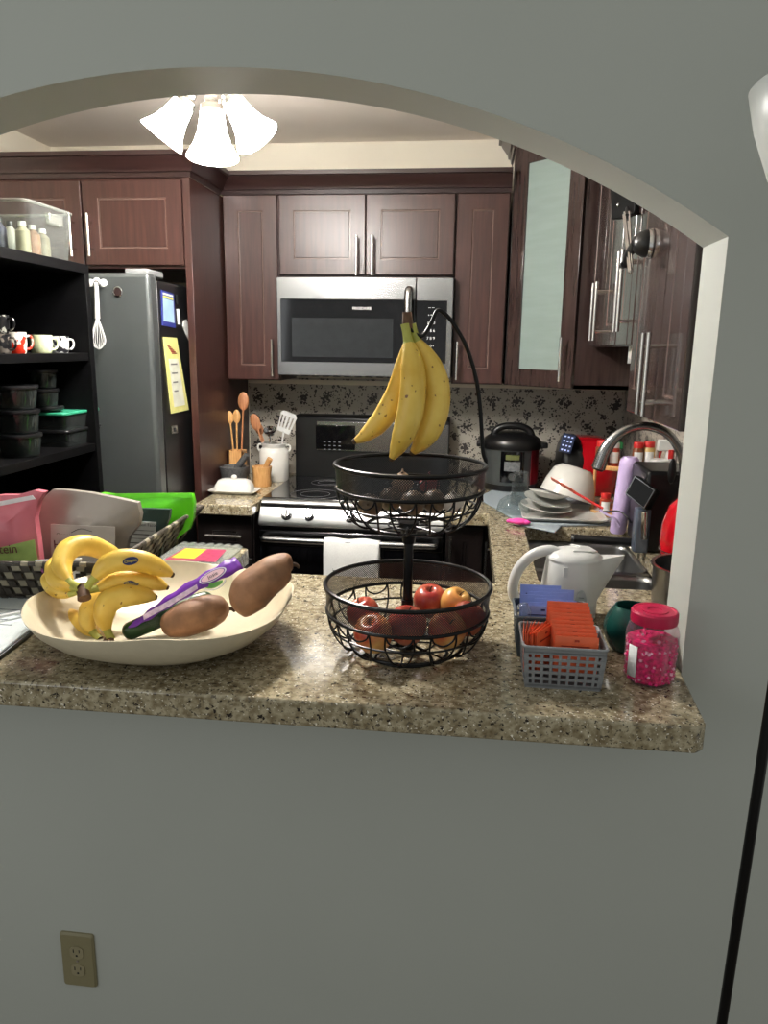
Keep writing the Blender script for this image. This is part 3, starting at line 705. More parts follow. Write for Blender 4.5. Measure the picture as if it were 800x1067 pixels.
# clear bin with bottles on top of the bookcase
cb = T('storage_bin', 'clear plastic storage bin full of small bottles on top of the bookcase', 'bin', (-1.46, 2.33, z_top))
def bin_shell(x0, x1, y0, y1, z0, h, fl, r=.03):
    g = G(); a = rrect(x0+fl, x1-fl, y0+fl, y1-fl, r); b = rrect(x0, x1, y0, y1, r); c_ = rrect(x0+.002, x1-.002, y0+.002, y1-.002, r)
    va = [g.bm.verts.new((*p, z0)) for p in a]; vb = [g.bm.verts.new((*p, z0+h)) for p in b]; n = len(va); g.face(va[::-1])
    for i in range(n): g.face([va[i], va[(i+1) % n], vb[(i+1) % n], vb[i]])
    return g
BNX0, BNX1 = -1.60, -1.318
bin_shell(BNX0, BNX1, 2.19, 2.465, z_top+.001, .150, .014).build('bin_body', PLAST, cb, norm=True)
g = G(); P_ = [Vector((*p, z_top+.151)) for p in rrect(BNX0, BNX1, 2.19, 2.465, .03)]; g.tube(P_, .005, 8, closed=True); g.build('rim', clear('bin_rim', (235, 238, 232), .2, .5), cb)
g = G().box(BNX1-.002, BNX1+.012, 2.29, 2.37, z_top+.10, z_top+.132); g.build('grip', clear('bin_rim2', (235, 238, 232), .2, .4), cb, bevel=.004)
random.seed(11)
bc_ = [((150, 142, 118), 'cream'), ((58, 58, 78), 'dark blue'), ((66, 48, 40), 'dark brown'), ((140, 102, 76), 'tan'), ((150, 148, 140), 'white'), ((54, 50, 60), 'dark grey'), ((126, 118, 98), 'beige'), ((150, 152, 146), 'pale')]
caps = [((220, 218, 210), 'white'), ((228, 214, 60), 'yellow'), ((30, 30, 32), 'black')]
for k in range(9):
    y = 2.245+.075*(k // 3); x = BNX1-.052-.075*(k % 3)-.012*(k // 3)
    (c1, n1), (c2, n2) = bc_[k % 8], caps[(k*2) % 3]
    h = .095+.012*(k % 3); r = .021
    pos = ['%s of the %s row' % (q_, w) for w in ('near', 'middle', 'far') for q_ in ('rightmost', 'middle one', 'leftmost')]
    t = T('small_bottle', '%s bottle with %s cap in the clear bin, %s' % (n1, n2, pos[k]), 'bottle', (x, y, z_top+.004), 0, 'small bottles in the clear bin')
    c = Vector((x, y, z_top+.004))
    G().lathe([(0, 0), (r, 0), (r, h*.7), (r*.45, h*.84), (r*.42, h*.88), (0, h*.88)], c, 16).build('bottle_body', pm('bottle_'+n1.replace(' ', '_'), c1, .3), t)
    G().lathe([(0, h*.86), (r*.55, h*.86), (r*.5, h), (0, h)], c, 12).build('cap', pm('cap_'+n2, c2, .4), t)

# ================================================================== SMALL COUNTER LEFT OF THE STOVE
def on(px, py, z=CT): return at(px, py, Z=z)
# butter dish
c = on(247, 512); c.y -= .035
t = T('butter_dish', 'white ceramic covered butter dish on the small counter beside the stove', 'butter dish', c)
def rbox_loft(g, c, secs):
    rings = [[g.bm.verts.new((c.x+x, c.y+y, c.z+z)) for x, y in rrect(-w/2, w/2, -d/2, d/2, r)] for w, d, r, z in secs]
    g.face(rings[0][::-1]); n = len(rings[0])
    for a, b in zip(rings, rings[1:]):
        for i in range(n): g.face([a[i], a[(i+1) % n], b[(i+1) % n], b[i]])
    g.face(rings[-1]); return g
rbox_loft(G(), c, [(.165, .085, .015, 0), (.205, .115, .02, .012), (.212, .122, .02, .016), (.205, .115, .02, .016), (.16, .08, .015, .010)]).build('plate', WCERAM, t)
rbox_loft(G(), c, [(.165, .08, .02, .011), (.16, .076, .02, .035), (.135, .06, .02, .056), (.11, .045, .02, .062)]).build('lid', WCERAM, t, sub=0)
G().ell(c+Vector((0, 0, .069)), (.013, .013, .011)).build('knob', WCERAM, t)
# granite mortar and pestle
c = Vector((-1.015, 3.335, CT))
c = at(244, 497, Y=3.222); c.z = CT
t = T('mortar_and_pestle', 'grey granite mortar with its pestle behind the butter dish', 'mortar', c)
G().lathe([(0, 0), (.045, 0), (.05, .01), (.058, .05), (.066, .085), (.066, .092), (.056, .092), (.046, .05), (0, .03)], c, 32).build('bowl', STONE, t)
G().tube(cr([c+Vector((-.005, 0, .045)), c+Vector((.02, -.004, .09)), c+Vector((.065, -.01, .148))], 6), lambda q: .019-.006*q, 14).build('pestle', STONE, t)
# wooden mortar
c = at(273, 500, Y=3.26); c.z = CT
t = T('mortar_and_pestle', 'small light wooden mortar with its pestle in front of the white crock', 'mortar', c)
G().lathe([(0, 0), (.040, 0), (.042, .01), (.040, .05), (.045, .085), (.045, .09), (.036, .09), (.03, .04), (0, .03)], c, 28).build('bowl', BAMB, t)
G().tube(cr([c+Vector((.0, 0, .045)), c+Vector((.02, -.004, .09)), c+Vector((.042, -.01, .128))], 6), lambda q: .011+.002*q, 12).build('pestle', BAMB, t)
# utensil crock
c = at(286, 500, Y=3.42); c.z = CT
cx_, cy_ = c.x, c.y
t = T('utensil_crock', 'white ceramic utensil crock beside the stove', 'crock', c)
G().lathe([(0, 0), (.066, 0), (.070, .008), (.070, .135), (.062, .15), (.055, .156), (.056, .165), (.060, .172), (.060, .178), (.052, .178), (.050, .160), (.062, .13), (.062, .012), (0, .01)], c, 36).build('pot', WCERAM, t)
for s in (-1, 1): G().tube(cr([c+Vector((s*.05, 0, .165)), c+Vector((s*.072, 0, .168)), c+Vector((s*.078, 0, .150)), c+Vector((s*.068, 0, .135))], 5), .005, 8).build('ear', WCERAM, t)
# slotted turner
M0 = c+Vector((.01, 0, .03))
def P3(px, py, Y): return at(px, py, Y=Y)
e = P3(298, 441, 3.40)
t = T('slotted_turner', 'white slotted turner standing in the utensil crock', 'turner', M0)
G().tube([M0, M0.lerp(e, .55), e+Vector((-.012, 0, -.035))], .0045, 8).build('shaft', WPLAST, t)
dx = Vector((.35, 0, .93)).normalized(); nx = Vector((.93, 0, -.35)).normalized()
g = G(); W, Hh = .075, .092; b0 = e-dx*.045
MM = Matrix((nx, dx, nx.cross(dx))).transposed().to_4x4(); MM.translation = b0
tbl = [(-.030, 0), (.030, 0), (.040, .085), (.030, .098), (-.030, .098), (-.040, .085)]
sl = [[(x, .02), (x+.007, .02), (x+.007+x*.2, .078), (x+x*.2, .078)] for x in (-.027, -.013, .003, .018)]
gg = G(); es = []
for loop in [tbl]+sl:
    vs = [gg.bm.verts.new((x, y, 0)) for x, y in loop]
    for i in range(len(vs)): es.append(gg.bm.edges.new((vs[i], vs[(i+1) % len(vs)])))
bmesh.ops.triangle_fill(gg.bm, edges=es, use_beauty=True)
gg.bm.transform(MM); gg.build('slotted_blade', WPLAST, t, solid=.0025, smooth=0)
# ladle & brown spoons
def utensil(name, label, px, py, Y, base, mat, kind, g_='wooden utensils by the stove', r=.004, head=(.021, .008, .032), tilt=0):
    e = at(px, py, Y=Y); t = T(name, label, name.replace('_', ' '), base, 0, g_)
    d = (e-base).normalized()
    G().tube([base, base.lerp(e, .6), e-d*head[2]*.6], lambda q: r*(1+.15*q), 8).build('shaft', mat, t)
    Rm = Vector((0, 0, 1)).rotation_difference(d).to_matrix() @ Matrix.Rotation(tilt, 3, 'Z')
    if kind == 'spoon': G().ell(e, head, Rm.to_4x4()).build('bowl', mat, t)
    elif kind == 'ladle': G().lathe([(0, -head[0]), (head[0]*.7, -head[0]*.7), (head[0], 0), (head[0]-.002, 0), (head[0]*.65, -head[0]*.62), (0, -head[0]+.003)], e, 24, Matrix.Rotation(.6, 3, 'X')).build('bowl', mat, t)
    return t
c0 = Vector((cx_, cy_, CT+.03))
utensil('ladle', 'stainless ladle in the white utensil crock', 281, 448, 3.37, c0+Vector((-.01, -.02, 0)), CHROME, 'ladle', None, head=(.03, .03, .03))
utensil('wooden_spatula', 'dark brown wooden spatula leaning left in the white crock', 266, 440, 3.42, c0+Vector((-.01, 0, 0)), SPOON, 'spoon', head=(.024, .006, .042))
utensil('wooden_spoon', 'brown wooden spoon leaning between the bamboo holder and the white crock', 270, 447, 3.46, c0+Vector((.0, .02, 0)), SPOON, 'spoon', head=(.02, .009, .03))
# bamboo holder with spoons
c = at(247.5, 478, Y=3.33); c.z = CT
t = T('utensil_holder', 'square bamboo holder against the wall by the fridge panel', 'utensil holder', c)
g = G(); w_ = .034
for a in range(4):
    R_ = Matrix.Translation(c) @ Matrix.Rotation(a*PI/2, 4, 'Z'); g.box(-w_, w_, -w_, -w_+.006, 0, .150, R_)
g.box(-w_+.006, w_-.006, -w_+.006, w_-.006, 0, .006, Matrix.Translation(c)); g.build('box_body', BAMB, t)
G().box(c.x-.035, c.x+.035, c.y-.0355, c.y-.0345, CT+.03, CT+.055).build('red_band', pm('red_band', (170, 24, 36), .5), t)
cc = c+Vector((0, 0, .015))
utensil('wooden_spoon', 'pale wooden spoon, leftmost in the bamboo holder', 239.5, 435, 3.33, cc+Vector((-.008, 0, 0)), BAMB, 'spoon', head=(.017, .007, .03))
utensil('wooden_spoon', 'pale wooden spoon, second from left in the bamboo holder', 246.5, 434, 3.31, cc+Vector((0, -.01, 0)), BAMB, 'spoon', head=(.018, .007, .032))
utensil('wooden_spoon', 'large reddish wooden spoon rising highest from the bamboo holder', 253.5, 418, 3.36, cc+Vector((.01, .01, 0)), SPOON, 'spoon', head=(.026, .009, .042))

# ================================================================== FRUIT BOWL
BC = Vector((-.634, 1.452, CT))
t = T('fruit_bowl', 'large shallow cream bowl of bananas and sweet potatoes on the counter', 'bowl', BC)
def bowl_ring(g, f, z, zv=0):
    vs = []
    for k in range(72):
        a = 2*PI*k/72; ca, sa = math.cos(a), math.sin(a)
        rr = (abs(ca)**2.35+abs(sa)**2.35)**(-1/2.35)
        corner = abs(math.sin(2*(a-.30)))
        vs.append(g.bm.verts.new(BC+Vector((ca*rr*.268*f, sa*rr*.252*f, z+zv*(1-corner)*.9))))
    return vs
g = G(); secs = [(.34, 0, 0), (.46, .002, 0), (.64, .014, 0), (.82, .038, .1), (.94, .066, .6), (1.0, .090, 1), (1.005, .094, 1), (.99, .094, 1), (.925, .067, .6), (.80, .041, .1), (.62, .019, 0), (.34, .009, 0)]
rings = [bowl_ring(g, f, z, .014*v) for f, z, v in secs]
for a, b in zip(rings, rings[1:]):
    for i in range(72): g.face([a[i], a[(i+1) % 72], b[(i+1) % 72], b[i]])
g.face(rings[0][::-1]); g.face(rings[-1]); g.build('bowl_body', CREAM, t, smooth=60)

def banana(g, pts, r, n0=0):
    """pts from stem end to blossom end"""
    P = cr(pts, 9); N = len(P)
    L = [0]
    for a, b in zip(P, P[1:]): L.append(L[-1]+(b-a).length)
    tot = L[-1]
    prof = [(0, .36), (.05, .32), (.12, .36), (.20, .66), (.30, .90), (.45, 1), (.65, 1), (.80, .86), (.90, .60), (.95, .38), (.972, .27), (.99, .25), (1, .18)]
    fr = frames(P); rings = []
    for i, (p, (u, w)) in enumerate(zip(P, fr)):
        q = L[i]/tot; rr = r*lerp(prof, q)
        rings.append([g.bm.verts.new(p+(u*math.cos(2*PI*k/15)+w*math.sin(2*PI*k/15))*rr*(1+.05*math.cos(5*2*PI*k/15))) for k in range(15)])
    for i in range(N-1):
        q = (L[i]+L[i+1])/2/tot
        g.mi = 1 if q < .13 else (2 if q > .972 else 0)
        for k in range(15): g.face([rings[i][k], rings[i][(k+1) % 15], rings[i+1][(k+1) % 15], rings[i+1][k]])
    g.mi = 2; g.face(rings[0][::-1]); g.face(rings[-1]); g.mi = 0
def bunch(label, base, bananas, crown, crown_r=.012, mats=None, stickers=()):
    t = T('banana_bunch', label, 'bananas', base)
    for pts, r in bananas:
        g = G(); banana(g, pts, r); ob = g.build('banana', mats or [BAN, STEM, TIP], t, smooth=70)
    G().tube(cr(crown, 5), lambda q: crown_r*(1.1-.3*q), 10).build('stem_crown', pm('banana_crown', (92, 66, 46), .7, var=.3, scale=90), t)
    return t
def W(*l): return [at(a, b, Y=c) for a, b, c in l]
cA = (88, 617, 1.40)
b1 = bunch('upper bunch of yellow bananas heaped on the left of the cream bowl', BC+Vector((-.12, -.05, .09)), [
    (W((84, 612, 1.40), (72, 606, 1.42), (64, 590, 1.45), (72, 573, 1.49), (92, 568, 1.53), (118, 578, 1.57), (138, 590, 1.59)), .0235),
    (W((90, 613, 1.40), (98, 603, 1.41), (112, 588, 1.425), (130, 583, 1.44), (152, 586, 1.455), (170, 594, 1.47), (181, 600, 1.48)), .0235),
    (W((90, 616, 1.405), (102, 613, 1.42), (118, 607, 1.44), (136, 604, 1.46), (156, 606, 1.47), (176, 613, 1.48)), .021),
    (W((84, 614, 1.40), (74, 612, 1.41), (60, 606, 1.43), (56, 594, 1.46), (62, 584, 1.50), (78, 576, 1.53)), .019),
    (W((82, 617, 1.40), (72, 619, 1.41), (58, 614, 1.43), (51, 606, 1.46), (54, 598, 1.50), (62, 590, 1.53)), .017)],
    W((88, 624, 1.385), (87, 617, 1.395), (90, 610, 1.41)), .013)
b2 = bunch('lower bunch of yellow bananas resting in the bowl under the upper bunch', BC+Vector((-.10, -.08, .05)), [
    (W((116, 666, 1.395), (112, 657, 1.395), (109, 644, 1.40), (112, 630, 1.41), (124, 622, 1.425), (144, 620, 1.445), (164, 623, 1.46)), .025),
    (W((104, 666, 1.405), (98, 660, 1.41), (92, 648, 1.42), (94, 634, 1.44), (106, 624, 1.46), (122, 618, 1.48), (140, 620, 1.50)), .023),
    (W((58, 650, 1.50), (66, 642, 1.49), (78, 647, 1.46), (92, 657, 1.43), (104, 664, 1.41)), .0235)],
    W((112, 668, 1.40), (116, 668, 1.385)), .009)
# stickers on two bananas
def sticker(parent, px, py, Y, rot, word, c1, c2):
    o_ = at(px, py, Y=Y); nrm = (Vector((0, 0, H))-o_).normalized()
    M_ = face_M(o_, nrm) @ Matrix.Rotation(rot, 4, 'Z')
    g = G(); g.prism([M_ @ Vector((.016*math.cos(a), .0085*math.sin(a), 0)) for a in [2*PI*i/20 for i in range(20)]], nrm*.0006)
    s_ = g.build('sticker', c1, parent, smooth=0)
    g = G().text(word, .0075, M_ @ Matrix.Translation((0, 0, .0009)), .0001); g.build('sticker_print', c2, s_, smooth=0)
SB = pm('sticker_blue', (24, 36, 92), .4); SY = pm('sticker_yellow', (232, 206, 40), .4)
kids = [o for o in b1.children if o.name.startswith('banana')]
sticker(kids[1], 136, 584.5, 1.4215, .12, 'Chiquita', SB, SY)
sticker(kids[2], 137, 607.5, 1.441, -.05, 'Chiquita', SB, SY)
# sweet potatoes
SPM = pm('sweet_potato_skin', (136, 98, 70), .6, var=.28, scale=28, bump=1.0)
def potato(label, pts, rs, base):
    P = cr(pts, 8); n = len(P)
    g = G(); g.tube(P, [lerp(rs, i/(n-1))*1.12*(1+.02*math.sin(i*.5)) for i in range(n)], 20)
    t = T('sweet_potato', label, 'sweet potato', base, 0, 'sweet potatoes in the bowl')
    b = g.build('potato_body', SPM, t, smooth=75, sub=1)
    e = P[-1]; d = (P[-1]-P[-3]).normalized()
    G().tube(cr([e, e+d*.008+Vector((0, 0, -.002)), e+d*.012+Vector((.002, 0, -.008))], 4), lambda q: .005-.002*q, 8).build('root_tip', TIP, t)
    return t
potato('big brown sweet potato propped against the right rim of the bowl', W((243, 634, 1.44), (252, 627, 1.45), (266, 612, 1.47), (284, 598, 1.49), (298, 589, 1.505), (305, 588, 1.51)),
       [(0, .010), (.08, .026), (.3, .040), (.6, .036), (.85, .024), (1, .008)], BC+Vector((.18, -.02, .05)))
potato('smaller brown sweet potato lying low in the middle of the bowl', W((168, 655, 1.40), (178, 651, 1.41), (200, 643, 1.43), (222, 636, 1.46), (238, 634, 1.48)),
       [(0, .008), (.12, .020), (.4, .033), (.7, .034), (.9, .024), (1, .010)], BC+Vector((.05, -.05, .04)))
# cucumber
cu = W((128, 660, 1.42), (146, 653, 1.43), (170, 642, 1.46), (200, 629, 1.50), (222, 622, 1.53))
t = tag(G().tube(cr(cu, 6), [lerp([(0, .008), (.06, .019), (.5, .022), (.94, .018), (1, .006)], i/24) for i in range(25)], 16).build('cucumber', pm('cucumber_green', (34, 66, 34), .3, var=.5, scale=30, bump=.3), sub=1, smooth=80), 'dark green cucumber under the purple packaging in the bowl', 'cucumber')
# purple produce bag
t = T('produce_bag', 'clear produce bag with a bright purple printed band lying over the bowl', 'bag', at(190, 620, Y=1.45))
ctr = W((134, 654, 1.385), (152, 643, 1.40), (174, 628, 1.42), (200, 612, 1.445), (226, 598, 1.47), (249, 586, 1.50))
C_ = cr(ctr, 6); g = G(); rows = []
for i, p in enumerate(C_):
    q = i/(len(C_)-1); w2 = lerp([(0, .003), (.15, .008), (.5, .014), (1, .019)], q)
    d = (C_[min(i+1, len(C_)-1)]-C_[max(i-1, 0)]).normalized(); s = d.cross(Vector((0, -.75, .65))).normalized()
    rows.append([g.bm.verts.new(p+s*w2*u+Vector((0, 0, .002*math.sin(i*1.3+u*2)))) for u in (-1, -.33, .33, 1)])
for a, b in zip(rows, rows[1:]):
    for k in range(3): g.face([a[k], a[k+1], b[k+1], b[k]])
PUR = pm('purple_film', (104, 44, 150), .3, var=.12)
bd = g.build('purple_band', PUR, t, solid=.0012, smooth=60)
def on_band(q, off=.0022):
    i = int(q*(len(C_)-2)); p = C_[i]; d = (C_[i+1]-p).normalized(); n = Vector((0, -.75, .65)); n = (n-d*n.dot(d)).normalized()
    M_ = Matrix((d, n.cross(d), n)).transposed().to_4x4(); M_.translation = p+n*off; return M_
M_ = on_band(.80)
ov = lambda r1, r2, z: [M_ @ Vector((r1*math.cos(2*PI*i/28), r2*math.sin(2*PI*i/28), z)) for i in range(28)]
n_ = M_.to_3x3() @ Vector((0, 0, 1))
lg = G().prism(ov(.031, .0125, 0), n_*.0004).build('oval_logo', WINK, bd, smooth=0)
G().prism(ov(.028, .0105, .0006), n_*.0003).build('oval_ring', PUR, bd, smooth=0)
G().prism(ov(.026, .009, .001), n_*.0003).build('oval_fill', pm('logo_pink', (226, 190, 196), .4), bd, smooth=0)
G().text('Josie', .012, M_ @ Matrix.Translation((0, 0, .0018)), .0001).build('logo_script', INK, bd, smooth=0)
# white trim strip with small print
M2 = on_band(.36)
g = G(); s2 = [at(150, 646, Y=1.380), at(176, 632, Y=1.395), at(206, 613.5, Y=1.425), at(205, 609, Y=1.428), at(174, 627, Y=1.398), at(149, 641, Y=1.383)]
g.prism(s2, (0, -.0008, .0006)); g.build('pale_strip', pm('pale_film', (214, 190, 214), .4, var=.25, scale=120), t, smooth=0)
# clear film body
g = G(); rows = []
for i in range(13):
    q = i/12; a = at(150+92*q, 650-56*q, Y=1.405+.10*q); b = at(172+72*q, 655-24*q, Y=1.42+.09*q)
    rows.append([g.bm.verts.new(a.lerp(b, u)+Vector((0, 0, .004*math.sin(i*1.7+u*9)))) for u in (0, .2, .4, .6, .8, 1)])
for a, b in zip(rows, rows[1:]):
    for k in range(5): g.face([a[k], a[k+1], b[k+1], b[k]])
g.build('clear_film', clear('bag_film', (238, 244, 238), .12, .12), t, smooth=80)
# green ring print on the film
M3 = face_M(at(222, 607, Y=1.455), (0, -.8, .6)) @ Matrix.Rotation(.35, 4, 'Z')
g = G()
g.tube([M3 @ Vector((.026*math.cos(a), .016*math.sin(a), 0)) for a in [PI+PI*i/14 for i in range(15)]], .0014, 6)
g.build('printed_arc', WINK, t)
G().prism([M3 @ Vector((.021*math.cos(a), .012*math.sin(a)-.0005, 0)) for a in [PI+PI*i/14 for i in range(15)]], (0, -.0004, .0003)).build('green_print', pm('leaf_green_print', (92, 150, 70), .4), t, smooth=0)

# ================================================================== WOVEN TRAY WITH BAGS
TR = T('woven_tray', 'dark and white woven strap tray of food bags at the counter left', 'tray', (-1.06, 1.93, CT))
ang = math.radians(7)
NRc = Vector((-.832, 1.60, 0))               # near right top corner
ex = Vector((-math.cos(ang), -math.sin(ang), 0)); ey = Vector((-.02, 1, 0)).normalized()
TH = .115; LX, LY = .445, .66
def tray_pt(u, v, w):       # u across (right->left), v front->back, w height 0..1
    fl = .06*(1-w)
    uu = fl/LX+u*(1-2*fl/LX); vv = fl/LY+v*(1-2*fl/LY)
    p = NRc+ex*LX*uu+ey*LY*vv; p.z = CT+.002+TH*w; return p
DK = pm('dark_woven_strap', (56, 50, 43), .5, var=.3, scale=60); WS = pm('white_woven_strap', (136, 129, 110), .5, var=.12)
G().prism([tray_pt(0, 0, 0), tray_pt(1, 0, 0), tray_pt(1, 1, 0), tray_pt(0, 1, 0)], (0, 0, .004)).build('tray_base', DK, TR)
def weave(g, A, B, nrm, n, rows):
    """woven wall: dark straps, white squares showing through in a chequer"""
    for j in range(rows):
        for i in range(n):
            q0, q1 = i/n, (i+1)/n; w0, w1 = j/rows, (j+1)/rows
            def P(q, w): a = A(w).lerp(B(w), q); return a
            inn = .12; o = nrm*(.003 if (i+j) % 2 else -.001)
            g.mi = 1 if (i+j) % 2 == 0 and (i*7+j*3) % 5 else 0
            ps = [P(q0+(q1-q0)*inn, w0+(w1-w0)*inn), P(q1-(q1-q0)*inn, w0+(w1-w0)*inn), P(q1-(q1-q0)*inn, w1-(w1-w0)*inn), P(q0+(q1-q0)*inn, w1-(w1-w0)*inn)]
            g.prism([p+o for p in ps], nrm*.0025)
    g.mi = 0
    for s in (0, 1): pass
walls = [((0, 0), (1, 0), -ey, 14), ((0, 0), (0, 1), -ex, 15), ((1, 0), (1, 1), ex, 15), ((0, 1), (1, 1), ey, 14)]
for (a, b, n_, cnt) in walls:
    g = G(); g.mi = 0
    A = lambda w, a=a: tray_pt(a[0], a[1], w); B = lambda w, b=b: tray_pt(b[0], b[1], w)
    g.prism([A(0), B(0), B(1), A(1)], -n_*.003); weave(g, A, B, n_, int(cnt*1.25), 5)
    g.build('woven_wall', [DK, WS], TR, smooth=0)
rim = [tray_pt(0, 0, 1), tray_pt(1, 0, 1), tray_pt(1, 1, 1), tray_pt(0, 1, 1)]
g = G()
for a, b in zip(rim, rim[1:]+rim[:1]):
    n = 26
    for i in range(n):
        g.mi = (i+0) % 2 if (i % 6) > 2 else 0
        g.tube([a.lerp(b, i/n), a.lerp(b, (i+.96)/n)], .0065, 8)
g.build('rim', [DK, WS], TR)
g = G().box(-.05, .02, -.0035, -.001, -.02, .02, Matrix.Translation(tray_pt(.42, 0, .62)))
# printed cards showing through the front wall
pf = at(46, 596, Y=1.60)
lb = T('food_packet', 'white packet with a round purple label pushed through the tray front', 'packet', pf)
PK = [at(34, 584, Y=1.588), at(92, 583, Y=1.588), at(88, 606, Y=1.598), at(38, 605, Y=1.598)]
G().prism([at(36, 584, Y=1.592), at(84, 582, Y=1.592), at(82, 606, Y=1.606), at(40, 604, Y=1.606)], (0, .006, 0)).build('card', PAPER, lb, bevel=.001)
cc = at(51, 593, Y=1.588); M_ = face_M(cc, FRONT)
dsk = G().prism([M_ @ Vector((.021*math.cos(2*PI*i/24), .017*math.sin(2*PI*i/24), 0)) for i in range(24)], (0, -.001, 0)).build('round_label', pm('plum_label', (112, 40, 92), .4), lb, smooth=0)
G().text('NON\nGMO', .009, M_ @ Matrix.Rotation(.2, 4, 'Z') @ Matrix.Translation((0, 0, .0012)), .0001).build('label_text', WINK, dsk, smooth=0)

def pouch(label, name, outline, Y, th, mat, lean=.0, bulge=.02, base=None, group=None):
    """stand-up bag: outline traced as its own front shape, with gussets, back and a bulge"""
    pts = [at(a, b, Y=Y) for a, b in outline]; zb = min(p.z for p in pts); zt = max(p.z for p in pts)
    pts = [Vector((p.x, p.y, max(p.z, CT+.012))) for p in pts]; zb = max(zb, CT+.012)
    c = sum(pts, Vector())/len(pts)
    t = T(name, label, 'bag', (c.x, c.y, max(zb, CT)), 0, group)
    g = G(); n = len(pts); K = 6; F_, B_ = [], []
    for k in range(K+1):
        s = 1-k/K; dep = bulge*(1-s**2)
        F_.append([g.bm.verts.new(c+(p-c)*s+Vector((0, -dep*min(1, .25+(zt-(c+(p-c)*s).z)/(zt-zb)), .0))) for p in pts] if k < K else [g.bm.verts.new(c+Vector((0, -bulge, 0)))])
        B_.append([g.bm.verts.new(c+(p-c)*s+Vector((0, th+dep*.6, 0))) for p in pts] if k < K else [g.bm.verts.new(c+Vector((0, th+bulge*.6, 0)))])
    for R_ in (F_, B_):
        for a, b in zip(R_, R_[1:]):
            for i in range(n):
                j = (i+1) % n
                if len(b) == 1: g.face([a[i], a[j], b[0]])
                else: g.face([a[i], a[j], b[j], b[i]])
    for i in range(n): g.face([F_[0][i], F_[0][(i+1) % n], B_[0][(i+1) % n], B_[0][i]])
    g.build('pouch_body', mat, t, smooth=50)
    return t
FT = pm('foil_taupe', (150, 142, 132), .35, .2, var=.06, scale=12)
GRN = pm('bright_green_film', (98, 214, 32), .3, var=.08, scale=18); DGR = pm('dark_green_film', (40, 62, 56), .35, var=.1)
PINKF = pm('pink_film', (206, 112, 124), .35, var=.1, scale=14)
pt = pouch('bright green glossy bag standing tallest at the right of the woven tray', 'food_bag', [(98, 516), (106, 514), (128, 517), (146, 516), (160, 518), (176, 517), (190, 516), (200, 515), (202, 524), (201, 540), (196, 552), (186, 560), (176, 585), (118, 590), (108, 560), (100, 535)], 2.120, .02, GRN, bulge=.022)
g = G().prism([at(100, 514.5, Y=2.1180), at(200, 513.5, Y=2.1180), at(200.5, 518.5, Y=2.1160), at(101, 520, Y=2.1160)], (0, -.0015, 0)); g.build('seal_strip', pm('green_seal', (110, 226, 50), .3), pt, smooth=0)
pt = pouch('dark green bag with a white nutrition panel between the taupe and bright green bags', 'food_bag', [(128, 531), (150, 530), (177, 531), (176, 540), (170, 556), (168, 592), (120, 594), (122, 560)], 1.990, .015, DGR, bulge=.012)
PN = [at(136, 543, Y=1.9740), at(163, 544, Y=1.9740), at(160, 588, Y=1.9740), at(128, 588, Y=1.9740)]
o = G().prism(PN, (0, -.0015, 0)).build('nutrition_panel', pm('panel_grey', (186, 192, 190), .5), pt, smooth=0)
G().text('Nutrition Facts', .0125, face_M(at(149, 547, Y=1.9715), FRONT), .0001).build('panel_title', INK, o, smooth=0)
g = G()
for k, (w_, y_p) in enumerate(((24, 552), (20, 556), (24, 560.5), (22, 565), (16, 569.5), (23, 574))):
    a, b = at(137-(y_p-545)*.15, y_p, Y=1.9720), at(137-(y_p-545)*.15+w_, y_p+.3, Y=1.9720)
    g.box(a.x, b.x, 1.9715, 1.9725, a.z-.0012*(1+(k % 2)), a.z)
g.build('panel_lines', INK, o)
pt = pouch('large taupe foil bag with a paler front label in the middle of the tray', 'food_bag', [(37, 530), (43, 520), (55, 510), (70, 511), (95, 514), (120, 519), (143, 524), (146, 536), (144, 548), (134, 560), (131, 572), (136, 592), (136, 612), (44, 612), (42, 580), (38, 550)], 1.850, .02, FT, bulge=.035)
o = G().prism([at(53, 546, Y=1.8160), at(120, 549, Y=1.8160), at(120, 600, Y=1.8080), at(54, 600, Y=1.8080)], (0, -.0015, 0)).build('front_label', pm('label_taupe', (172, 164, 154), .5, var=.04), pt, smooth=0)
G().text('Organic', .014, face_M(at(67, 557.5, Y=1.8130), FRONT), .0001).build('label_small_text', INK, o, smooth=0)
G().text('H', .034, face_M(at(60, 568, Y=1.8110), FRONT), .0003).build('label_letter', pm('maroon_ink', (92, 30, 44), .5), o, smooth=0)
G().tube(cr(W((74, 555, 1.813), (84, 551, 1.813), (96, 554, 1.813)), 6), .0008, 6).build('label_flourish', INK, o)
pt = pouch('pink and green bag lettered Protein at the left edge of the tray', 'food_bag', [(-70, 530), (-30, 520), (0, 516), (18, 516), (36, 511), (46, 513), (40, 522), (36, 540), (39, 560), (42, 585), (40, 608), (-60, 612)], 1.760, .02, PINKF, bulge=.03)
G().prism([at(-40, 580, Y=1.7260), at(36, 562, Y=1.7340), at(42, 600, Y=1.7340), at(-40, 604, Y=1.7260)], (0, -.0015, 0)).build('green_lower_print', pm('sage_print', (150, 176, 96), .4, var=.15), pt, smooth=0)
g = G().text('Protein', .034, face_M(at(-1, 573, Y=1.7230), FRONT) @ Matrix.Rotation(.10, 4, 'Z'), .0003); g.build('print_text', pm('maroon_ink', (92, 30, 44), .5), pt, smooth=0)
G().prism([at(-30, 528, Y=1.7340), at(34, 516, Y=1.7400), at(37, 520, Y=1.7380), at(-30, 533, Y=1.7330)], (0, -.001, 0)).build('white_seal', pm('seal_white', (222, 214, 214), .4), pt, smooth=0)

